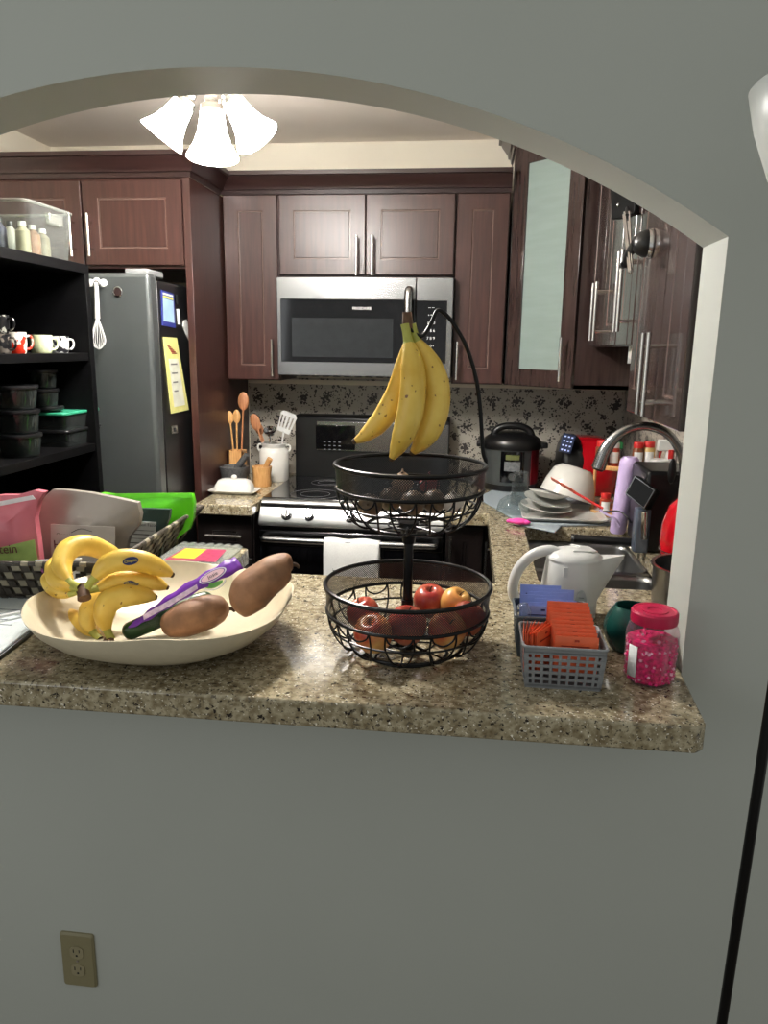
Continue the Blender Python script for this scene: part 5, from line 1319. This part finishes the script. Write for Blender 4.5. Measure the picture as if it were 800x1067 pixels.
def curved_plate(c, R, a0, a1, z0, z1, th, n=12):
    g = G()
    for k in range(n):
        A, B = a0+(a1-a0)*k/n, a0+(a1-a0)*(k+1)/n
        f = lambda a, r, z: c+Vector((r*math.cos(a), r*math.sin(a), z))
        g.prism([f(A, R, z0), f(B, R, z0), f(B, R, z1), f(A, R, z1)], f((A+B)/2, th, 0)-c)
    return g
cpn = curved_plate(c, .1215, -PI/2-.42, -PI/2+.42, .05, .185, .003).build('control_panel', BGLASS, pc)
curved_plate(c, .1215, -PI/2+.75, -PI/2+1.35, .038, .192, .002).build('red_side_panel', pm('dark_red_panel', (110, 22, 30), .3), pc)
curved_plate(c, .1248, -PI/2-.24, -PI/2+.24, .150, .172, .001, 6).build('display', pm('display_green', (96, 100, 58), .4), cpn)
curved_plate(c, .1248, -PI/2-.28, -PI/2+.28, .10, .142, .001, 6).build('button_rows', pm('button_grey', (104, 106, 108), .5, var=.35, scale=90), cpn)
G().cyl(c+Vector((0, -.124, .078)), c+Vector((0, -.138, .078)), .016, n=24).build('dial', STEEL, cpn)
# drying mat
ys = [on(497, 520), on(512, 512), on(600, 508), on(652, 545), on(640, 548), on(585, 549), on(578, 556), on(545, 549), on(520, 533)]
mt = G().prism([Vector((q.x, q.y, CT+.0005)) for q in ys], (0, 0, .006)).build('drying_mat', pm('grey_mat', (142, 152, 158), .9, var=.06, scale=200, bump=.5), bevel=.002); tag(mt, 'grey fabric drying mat under the dishes right of the stove', 'drying mat')
def onY(px, Y, z): q = at(px, 520, Y=Y); return Vector((q.x, Y, z))
MZ = CT+.0068
# white tray
tr = T('dish_tray', 'low white rectangular tray of dishes on the drying mat', 'tray', (.40, 2.79, MZ))
ta, tb = onY(545, 2.72, MZ), onY(634, 2.74, MZ)
g = G(); secs = [(.02, 0), (.0, .014), (.0, .018), (.005, .018), (.022, .006)]
rings = [[g.bm.verts.new((*p, MZ+z)) for p in rrect(ta.x+f, tb.x-f, 2.70+f, 2.98-f, .02)] for f, z in secs]; n = len(rings[0])
for a, b in zip(rings, rings[1:]):
    for i in range(n): g.face([a[i], a[(i+1) % n], b[(i+1) % n], b[i]])
g.face(rings[0][::-1]); g.face(rings[-1]); g.build('tray_body', WCERAM, tr, smooth=40)
def plate(label, c, R, Rm, mat=WCERAM, group='plates drying on the tray'):
    t = T('plate', label, 'plate', c, 0, group)
    G().lathe([(0, 0), (R*.55, 0), (R*.62, .003), (R*.95, .014), (R, .017), (R, .0185), (R*.94, .0165), (R*.6, .006), (0, .004)], c, 44, Rm).build('plate_body', mat, t, smooth=60)
    G().lathe([(R*.45, -.003), (R*.48, -.003), (R*.50, .001), (R*.43, .001)], c, 44, Rm).build('foot_ring', mat, t)
pc_ = onY(569, 2.83, MZ+.022)
plate('white plate at the bottom of the leaning plates on the tray', pc_, .098, Matrix.Rotation(.10, 3, 'Y') @ Matrix.Rotation(.04, 3, 'X'))
plate('white plate with grey rim stacked over another on the tray', pc_+Vector((.004, .02, .022)), .090, Matrix.Rotation(.18, 3, 'Y') @ Matrix.Rotation(.10, 3, 'X'), pm('plate_grey', (190, 192, 186), .25))
plate('topmost small white plate leaning to the right on the tray', pc_+Vector((.01, .03, .044)), .078, Matrix.Rotation(.16, 3, 'Y') @ Matrix.Rotation(-.12, 3, 'X'))
# upturned white bowl
bc2 = onY(590, 2.98, MZ+.02)
t = T('mixing_bowl', 'large white bowl turned upside down behind the plates', 'bowl', bc2)
Rm = Matrix.Rotation(.28, 3, 'Y') @ Matrix.Rotation(-.12, 3, 'X')
G().lathe([(.106, 0), (.109, .003), (.107, .010), (.100, .050), (.085, .095), (.060, .118), (.0, .122), (0, .118), (.056, .113), (.080, .09), (.096, .045), (.103, .004)], bc2+Vector((0, 0, .03)), 48, Rm).build('bowl_body', WCERAM, t, smooth=60)
# orange spatula
p0, p1 = at(574, 499, Y=2.80), at(628, 530, Y=2.70)
t = T('orange_spatula', 'orange-red spatula lying diagonally over the plates', 'spatula', p0.lerp(p1, .5))
G().tube([p0.lerp(p1, .45), p1], .005, 10).build('shaft', REDCAP, t)
d = (p1-p0).normalized(); s = d.cross(Vector((0, .5, .85))).normalized()
G().prism([p0+s*.012, p0+d*.09+s*.017, p0+d*.115+s*.006, p0+d*.115-s*.006, p0+d*.09-s*.017, p0-s*.012], (0, -.001, .004)).build('blade', pm('orange_silicone', (214, 84, 50), .45), t, bevel=.001)
# glass lid
c = onY(535, 2.86, MZ+.002)
t = T('glass_bowl', 'clear glass bowl turned upside down at the left of the drying mat', 'glass bowl', c)
G().lathe([(.062, 0), (.064, .003), (.062, .02), (.052, .045), (.030, .062), (.012, .067), (.010, .076), (0, .078)], c, 40).build('glass_body', clear('glass_bowl_mat', (220, 226, 226), .04, .18), t, smooth=60)
c = onY(541, 3.02, MZ+.002)
t = T('glass_tumbler', 'tall clear ribbed tumbler upside down in front of the pressure cooker', 'glass', c)
G().lathe([(.034, 0), (.036, .002), (.030, .128), (.027, .132), (0, .132)], c, 20).build('tumbler_body', clear('glass_tumbler_mat', (214, 220, 220), .05, .22), t, smooth=20)
# pink cloth
c = onY(542, 2.66, MZ+.004)
o = G(); o.ell(c+Vector((0, 0, .008)), (.034, .022, .011), n=20); o.ell(c+Vector((-.028, .004, .007)), (.018, .012, .008), n=14); o.ell(c+Vector((.024, -.010, .007)), (.016, .011, .008), n=14)
o = o.build('pink_sponge', pm('hot_pink_foam', (232, 72, 158), .6, var=.08, bump=.3)); tag(o, 'hot pink star-shaped scrubber at the front of the drying mat', 'sponge')
# red air fryer
c = at(612, 470, Y=3.40); c.z = CT
af = T('air_fryer', 'red and black air fryer with a lit button panel against the wall', 'air fryer', c)
g = G(); rings = []
for z, w_, d_ in ((0, .10, .12), (.012, .118, .135), (.12, .125, .14), (.19, .118, .13), (.232, .090, .10), (.250, .05, .06)):
    rings.append([g.bm.verts.new(c+Vector((x, y, z))) for x, y in rrect(-w_, w_, -d_, d_, min(w_, d_)*.55, 6)])
for a, b in zip(rings, rings[1:]):
    for i in range(len(a)): g.face([a[i], a[(i+1) % len(a)], b[(i+1) % len(a)], b[i]])
g.face(rings[0][::-1]); g.face(rings[-1]); g.build('shell', RED, af, smooth=60)
g = G(); rings = []
for z, w_, d_ in ((.10, .050, .143), (.16, .050, .142), (.20, .045, .128), (.238, .036, .098), (.255, .02, .05)):
    rings.append([g.bm.verts.new(c+Vector((-.078+x, -.006+y, z))) for x, y in rrect(-w_, w_, -d_, d_, w_*.6, 5)])
for a, b in zip(rings, rings[1:]):
    for i in range(len(a)): g.face([a[i], a[(i+1) % len(a)], b[(i+1) % len(a)], b[i]])
g.face(rings[0][::-1]); g.face(rings[-1]); bl = g.build('black_front', BPLAST, af, smooth=50)
PNL = [at(587, 451, Y=3.245), at(600, 454, Y=3.245), at(594, 473, Y=3.235), at(582, 470, Y=3.235)]
pl_ = G().prism(PNL, (0, .006, 0)).build('button_panel', pm('panel_navy', (44, 54, 84), .3), af, smooth=0)
g = G()
for i in range(3):
    for j in range(4):
        q = PNL[0].lerp(PNL[1], .22+.28*i).lerp(PNL[3].lerp(PNL[2], .22+.28*i), .15+.24*j); g.box(-.004, .004, -.0012, 0, -.003, .003, Matrix.Translation(q))
g.build('lit_buttons', pm('lit_button', (200, 214, 255), .4, emis=.35), pl_)
G().box(-.03, .03, -.02, .02, 0, .03, Matrix.Translation(c+Vector((.10, -.10, .21)))).build('green_tag', pm('green_tag', (30, 110, 60), .5), af, bevel=.005)

# spice rack and jars
c = at(650, 526, Z=CT); RK = Vector((.585, 2.93, CT))
sr = T('spice_rack', 'two-tier round bamboo rack of spice jars in the right corner', 'spice rack', RK)
zt = at(650, 487, Y=RK.y).z
for z in (CT+.006, zt): G().lathe([(0, 0), (.110, 0), (.112, .004), (.112, .012), (.108, .016), (.104, .016), (.103, .008), (0, .008)], Vector((RK.x, RK.y, z)), 48).build('round_shelf', BAMB, sr)
for k in range(3):
    A = 2*PI*k/3+.9; v = Vector((math.cos(A)*.100, math.sin(A)*.100, 0)); G().cyl(RK+v, Vector((RK.x+v.x, RK.y+v.y, zt)), .006, n=12).build('post', BAMB, sr)
def spice(label, px, Y, z, r, h, body, cap, word=None):
    q = at(px, 480, Y=Y); c = Vector((q.x, Y, z)); t = T('spice_jar', label, 'spice jar', c, 0, 'spice jars on the bamboo rack')
    G().lathe([(0, 0), (r, 0), (r, h*.72), (r*.8, h*.78), (r*.8, h*.80), (0, h*.80)], c, 24).build('jar_body', body, t, smooth=40)
    G().lathe([(0, h*.78), (r*.88, h*.78), (r*.9, h*.98), (r*.84, h), (0, h)], c, 24).build('cap', cap, t)
    curved_plate(c, r+.0002, -PI/2-.9, -PI/2+.7, h*.18, h*.62, .0008, 8).build('paper_label', PAPER, t)
SPB = pm('spice_brown', (120, 70, 40), .3, var=.3, scale=60); SPG = pm('spice_gold', (206, 176, 110), .35, var=.1); SPR = pm('spice_red', (150, 50, 30), .3, var=.2)
zz = zt+.0085
spice('spice jar with a red cap at the far left of the upper rack tier', 626, 2.87, zz, .022, .100, SPB, REDCAP)
spice('spice jar with a white cap second from left on the upper rack tier', 639, 2.89, zz, .021, .092, SPR, WPLAST)
spice('spice jar with a red cap seen just right of the faucet spout', 664, 2.88, zz, .021, .096, SPB, REDCAP)
spice('tall gold spice jar with red cap at the right of the upper tier', 675, 2.885, zz, .022, .100, SPG, REDCAP)
spice('small spice jar with a red cap on the lower rack tier', 634, 2.865, CT+.0145, .021, .080, SPR, REDCAP)
spice('dark spice jar with a red cap on the lower tier behind the lavender bottle', 652, 2.90, CT+.0145, .021, .080, SPB, REDCAP)
# lavender tall bottle
c = Vector((at(646, 520, Y=2.62).x, 2.62, CT))
t = T('lavender_bottle', 'tall pale lavender bottle standing in front of the spice rack', 'bottle', c)
h_ = at(658, 478, Y=2.62).z-CT
LAV = pm('lavender_plastic', (206, 184, 226), .4, var=.03)
g = G(); rings = []
for q in (0, .03, .5, .9, .97, 1):
    w_ = .027+.006*q-(.004 if q in (0, 1) else 0); ox = .022*q
    rings.append([g.bm.verts.new(c+Vector((ox+w_*math.cos(2*PI*k/28), w_*math.sin(2*PI*k/28), h_*q))) for k in range(28)])
for a, b in zip(rings, rings[1:]):
    for i in range(28): g.face([a[i], a[(i+1) % 28], b[(i+1) % 28], b[i]])
g.face(rings[0][::-1]); g.face(rings[-1]); g.build('bottle_body', LAV, t, smooth=60)
G().cyl(c+Vector((.022, 0, h_)), c+Vector((.022, 0, h_+.006)), .026, .024, 28).build('cap', LAV, t)
q0 = at(627, 534, Y=2.56)
st = G().tube(cr([at(625, 531, Y=2.58), at(632, 536, Y=2.57), at(641, 541, Y=2.56), at(646, 549, Y=2.55)], 5), .008, 10, sc=.5).build('lavender_strap', LAV); tag(st, 'lavender strap lying in front of the tall lavender bottle', 'strap')
ca = G().tube(cr([at(628, 533, Y=2.54), at(645, 533, Y=2.53), at(655, 541, Y=2.50), at(663, 556, Z=CT+.004), at(668, 566, Z=CT+.004)], 6), .0028, 8).build('cable', pm('grey_cable', (70, 66, 70), .5)); tag(ca, 'thin grey cable curling down beside the lavender bottle', 'cable')
# black coffee machine with tilted screen
c = Vector((.635, 2.45, CT))
cm_ = T('coffee_machine', 'black coffee machine with a tilted square screen under the faucet', 'coffee machine', c)
topz = at(675, 488, Y=2.42).z
x0_ = at(664, 510, Y=2.42).x
G().box(x0_+.012, XR-.02, 2.36, 2.58, CT, topz).build('machine_body', BPLAST, cm_, bevel=.012, seg=3)
SQ = [at(661.5, 496, Y=2.37), at(682, 511, Y=2.325), at(671, 530, Y=2.325), at(651.5, 514, Y=2.37)]
nq = (SQ[1]-SQ[0]).cross(SQ[3]-SQ[0]).normalized(); nq = nq if nq.y > 0 else -nq
hs = G().prism([q+(q-sum(SQ, Vector())/4)*.10 for q in SQ], nq*.05).build('screen_housing', BPLAST, cm_, bevel=.006)
def inset(s, off): m_ = sum(SQ, Vector())/4; return [m_+(q-m_)*s-nq*off for q in SQ]
G().prism(inset(1.0, .001), nq*.001).build('screen_rim', pm('rim_grey', (130, 134, 138), .3), hs, smooth=0)
G().prism(inset(.92, .002), nq*.001).build('screen', BGLASS, hs, smooth=0)
G().cyl(at(671.5, 533, Y=2.34), at(671, 562, Y=2.34), .0105, n=20).build('chrome_wand', CHROME, cm_, bevel=.002)
G().box(x0_-.01, x0_+.035, 2.355, 2.40, CT, at(660, 530, Y=2.36).z).build('side_column', pm('blue_grey_steel', (108, 120, 136), .3, .6), cm_, bevel=.006)
lv = at(700, 491, Y=2.36); G().ell(lv, (.012, .008, .040)).build('lever_paddle', BPLAST, cm_)
G().cyl(lv+Vector((0, .01, -.03)), lv+Vector((0, .03, -.05)), .005, n=10).build('lever_shaft', BPLAST, cm_)
# red round appliance
c = Vector((.622, 2.09, CT))
ra = T('round_appliance', 'glossy red rounded appliance peeking out beside the white jamb', 'appliance', c)
G().lathe([(0, 0), (.055, 0), (.062, .006), (.076, .03), (.083, .065), (.080, .10), (.066, .135), (.042, .155), (.0, .160)], c+Vector((0, 0, .012)), 44, Matrix.Diagonal((1.05, 1.05, 1.45))).build('shell', RED, ra, smooth=60)
G().lathe([(.0, 0), (.066, 0), (.068, .006), (.060, .016), (0, .016)], c, 40).build('base', BPLAST, ra)
G().ring(c+Vector((0, 0, .085)), .0865, .0014, 48, 6).build('seam', BPLAST, ra)
G().ell(c+Vector((0, 0, .250)), (.012, .012, .010)).build('lid_knob', BPLAST, ra)
# white spray bottle
c = Vector((at(697, 480, Y=2.72).x, 2.72, CT))
sb = T('spray_bottle', 'white spray bottle with a red nozzle behind the coffee machine', 'spray bottle', c)
zb = at(697, 470, Y=2.72).z-CT
G().lathe([(0, 0), (.034, 0), (.036, .01), (.036, zb*.62), (.030, zb*.78), (.014, zb*.92), (.014, zb), (0, zb)], c, 28).build('bottle_body', WPLAST, sb)
G().box(-.045, .014, -.011, .011, zb, zb+.040, Matrix.Translation(c)).build('spray_head', WPLAST, sb, bevel=.005)
G().box(-.012, .006, -.012, .012, zb-.03, zb+.006, Matrix.Translation(c+Vector((.004, -.003, 0)))).build('red_collar', REDCAP, sb, bevel=.003)
G().tube(cr([c+Vector((-.03, 0, zb)), c+Vector((-.034, 0, zb-.02)), c+Vector((-.028, 0, zb-.04))], 4), .004, 8).build('trigger', REDCAP, sb)
c = Vector((at(685, 500, Y=2.665).x, 2.665, CT))
t = T('white_canister', 'off-white canister standing left of the spray bottle', 'canister', c)
hh = at(685, 477, Y=2.70).z-CT
G().lathe([(0, 0), (.030, 0), (.031, .006), (.031, hh-.02), (.029, hh-.018), (0, hh-.018)], c, 28).build('canister_body', pm('cream_plastic', (226, 222, 200), .4), t)
G().lathe([(0, hh-.018), (.032, hh-.018), (.032, hh-.003), (.029, hh), (0, hh)], c, 28).build('lid', WPLAST, t)
# paper towel roll fixed under the short cabinets
c0, c1 = Vector((.50, 2.20, 1.515)), Vector((.50, 2.45, 1.515))
t = T('under_cabinet_light', 'small translucent fitting mounted beneath the short dark cabinets', 'fitting', c0.lerp(c1, .5)+Vector((0, 0, .034)))
G().tube([c0+Vector((0, 0, .012)), c1+Vector((0, 0, .012))], .022, 16).build('diffuser', pm('fitting_white', (206, 200, 190), .5), t)
for y in (2.2, 2.45): G().box(.478, .522, y-.004, y+.004, 1.50, 1.550).build('end_plate', WPLAST, t)

# ================================================================== THINGS ON THE RIGHT CABINET DOORS
sm = T('suction_mount', 'black suction mount with a chrome ring on the nearest right cabinet door', 'suction mount', at(677, 255, X=.43))
c = at(678, 254, X=.429); nX = Matrix.Rotation(-PI/2, 3, 'Y')
G().lathe([(0, 0), (.036, 0), (.036, .004), (.034, .010), (0, .010)], c, 36, nX).build('chrome_ring', CHROME, sm)
G().lathe([(.033, .009), (.032, .018), (.026, .032), (.016, .042), (0, .046)], c, 36, nX).build('dome', BPLAST, sm, smooth=60)
a_ = c+Vector((-.036, 0, 0)); e_ = at(652, 276, X=.385)
G().tube(cr([a_, a_.lerp(e_, .5)+Vector((-.006, 0, 0)), e_], 6), lambda q: .013-.004*q, 12).build('arm', BPLAST, sm)
G().cyl(e_+Vector((-.006, .012, 0)), e_+Vector((-.006, -.012, 0)), .009, n=16).build('pivot_knob', BPLAST, sm)
tg = T('hanging_tongs', 'chrome looped tongs hanging from the black suction mount arm', 'tongs', at(653, 240, X=.385))
for k, (dx_, dy_) in enumerate(((0, 0), (.012, .002))):
    lp = []
    tp, bt = at(650.5+4.5*k, 224, X=.380+.006*k), at(656+1.5*k, 282-1*k, X=.380+.006*k)
    ax_ = (bt-tp); side = Vector((0, 1, 0)); L0 = ax_.length; ax_ = ax_/L0; wv = .010
    for i in range(9): A = PI*i/8; lp.append(tp+side*wv*math.cos(A)-ax_*wv*math.sin(A))
    for i in range(9): A = PI*i/8; lp.append(bt-side*wv*math.cos(A)+ax_*wv*math.sin(A))
    G().tube(lp, .0030, 8, closed=True).build('wire_loop', CHROME, tg)
bh_ = T('black_holder', 'black plastic holder square on the cabinet door above the tongs', 'holder', at(647, 214, X=.415))
Pq = [at(635.5, 190, X=.415), at(661, 206, X=.415), at(660, 223, X=.415), at(637, 229, X=.415)]
G().prism(Pq, (.014, 0, 0)).build('plate', BMATTE, bh_, bevel=.003)
g = G().ell(at(644, 214, X=.413), (.004, .004, .007), n=10); g.build('highlight_stud', CHROME, bh_)
G().cyl(at(653, 217, X=.415), at(653, 224, X=.380), .004, n=10).build('hook_peg', BPLAST, bh_)

# ================================================================== FLOOR LAMP AND OUTLET (near side)
YL = 1.12
pA, pB = at(801, 745, Y=YL), at(752, 1067, Y=YL); dd = (pB-pA).normalized()
bt = pA+dd*((-.45-pA.z)/dd.z); tp = pA-dd*((1.86-pA.z)/-dd.z if False else (1.80-pA.z)/abs(dd.z))
fl = T('floor_lamp', 'black floor lamp pole at the right edge carrying a white glass bowl shade', 'floor lamp', bt)
G().tube([bt+Vector((0, 0, .02)), tp], .0082, 16).build('pole', BMETAL, fl)
G().lathe([(0, 0), (.14, 0), (.14, .012), (.12, .022), (.02, .03), (0, .03)], bt, 48).build('base', BMETAL, fl)
rimz = at(782, 88, Y=YL)
SCn = Vector((rimz.x+.155, YL, rimz.z))
G().tube(cr([tp, tp.lerp(SCn, .5)+Vector((0, 0, -.02)), SCn+Vector((0, 0, -.175))], 5), .0082, 12).build('neck', BMETAL, fl)
G().lathe([(0, -.105), (.03, -.105), (.075, -.092), (.115, -.062), (.138, -.028), (.150, 0), (.147, .002), (.134, -.026), (.111, -.058), (.072, -.087), (0, -.099)], SCn, 56, Matrix.Diagonal((1, 1, 1.75))).build('shade', pm('white_opal_glass', (214, 216, 211), .35, var=.01), fl, smooth=60)
OC = Vector((-.905, YF, .062))
OUT = pm('almond_plastic', (128, 121, 92), .4, var=.02)
ot = T('wall_outlet', 'almond double wall outlet low on the half wall', 'outlet', OC)
g = G()
rbx = [(.086, .152, 0), (.086, .152, .004), (.078, .144, .009)]
rings = [[g.bm.verts.new(OC+Vector((x, -o_, z))) for x, z in rrect(-w_/2, w_/2, -h2/2, h2/2, .006, 3)] for w_, h2, o_ in rbx]
for a, b in zip(rings, rings[1:]):
    for i in range(len(a)): g.face([a[i], a[(i+1) % len(a)], b[(i+1) % len(a)], b[i]])
g.face(rings[0][::-1]); g.face(rings[-1]); g.build('cover_plate', OUT, ot, smooth=25)
for s in (-1, 1):
    cc = OC+Vector((0, -.009, s*.025)); MM = face_M(cc, FRONT)
    pts_ = [(max(-.017, min(.017, .0205*math.cos(2*PI*i/28))), .0175*math.sin(2*PI*i/28)) for i in range(28)]
    sk_ = G().prism([MM @ Vector((x, y, 0)) for x, y in pts_], (0, -.0025, 0)).build('receptacle', pm('almond_socket', (140, 132, 104), .35), ot, smooth=25)
    G().box(-.0085, -.0062, -.0028, -.0024, .0, .010, Matrix.Translation(cc)).build('slot', INK, sk_)
    G().box(.0062, .0085, -.0028, -.0024, .001, .009, Matrix.Translation(cc)).build('slot', INK, sk_)
    G().cyl(cc+Vector((0, -.0024, -.008)), cc+Vector((0, -.0028, -.008)), .0028, n=12).build('ground_hole', INK, sk_)
G().cyl(OC+Vector((0, -.009, 0)), OC+Vector((0, -.0105, 0)), .003, n=12).build('screw', NICKEL, ot)
# ================================================================== LIGHT, WORLD, CAMERA
w = bpy.data.worlds.new('world'); bpy.context.scene.world = w; w.use_nodes = True
w.node_tree.nodes['Background'].inputs[0].default_value = (.95, .97, .92, 1); w.node_tree.nodes['Background'].inputs[1].default_value = .47
ad = bpy.data.lights.new('dining_window', 'AREA'); ad.energy = 11; ad.shape = 'RECTANGLE'; ad.size = 1.2; ad.size_y = 1.4; ad.color = (.93, .97, 1)
ao = bpy.data.objects.new('dining_window', ad); col.objects.link(ao); ao.location = (-2.4, -.9, 1.7)
ao.rotation_euler = (Vector((-.3, 1.46, 1.2))-Vector(ao.location)).to_track_quat('-Z', 'Y').to_euler()
cam = bpy.data.cameras.new('camera'); co = bpy.data.objects.new('camera', cam); col.objects.link(co)
M = Matrix((RT, UP, -F)).transposed().to_4x4(); M.translation = (0, 0, H); co.matrix_world = M
cam.sensor_fit = 'HORIZONTAL'; cam.sensor_width = 36; cam.lens = 36*FPX/800; cam.clip_start = .02
sc = bpy.context.scene; sc.camera = co
sc.view_settings.view_transform = 'Standard'; sc.view_settings.look = 'None'; sc.view_settings.exposure = 0; sc.view_settings.gamma = 1; sc.view_settings.use_curve_mapping = False
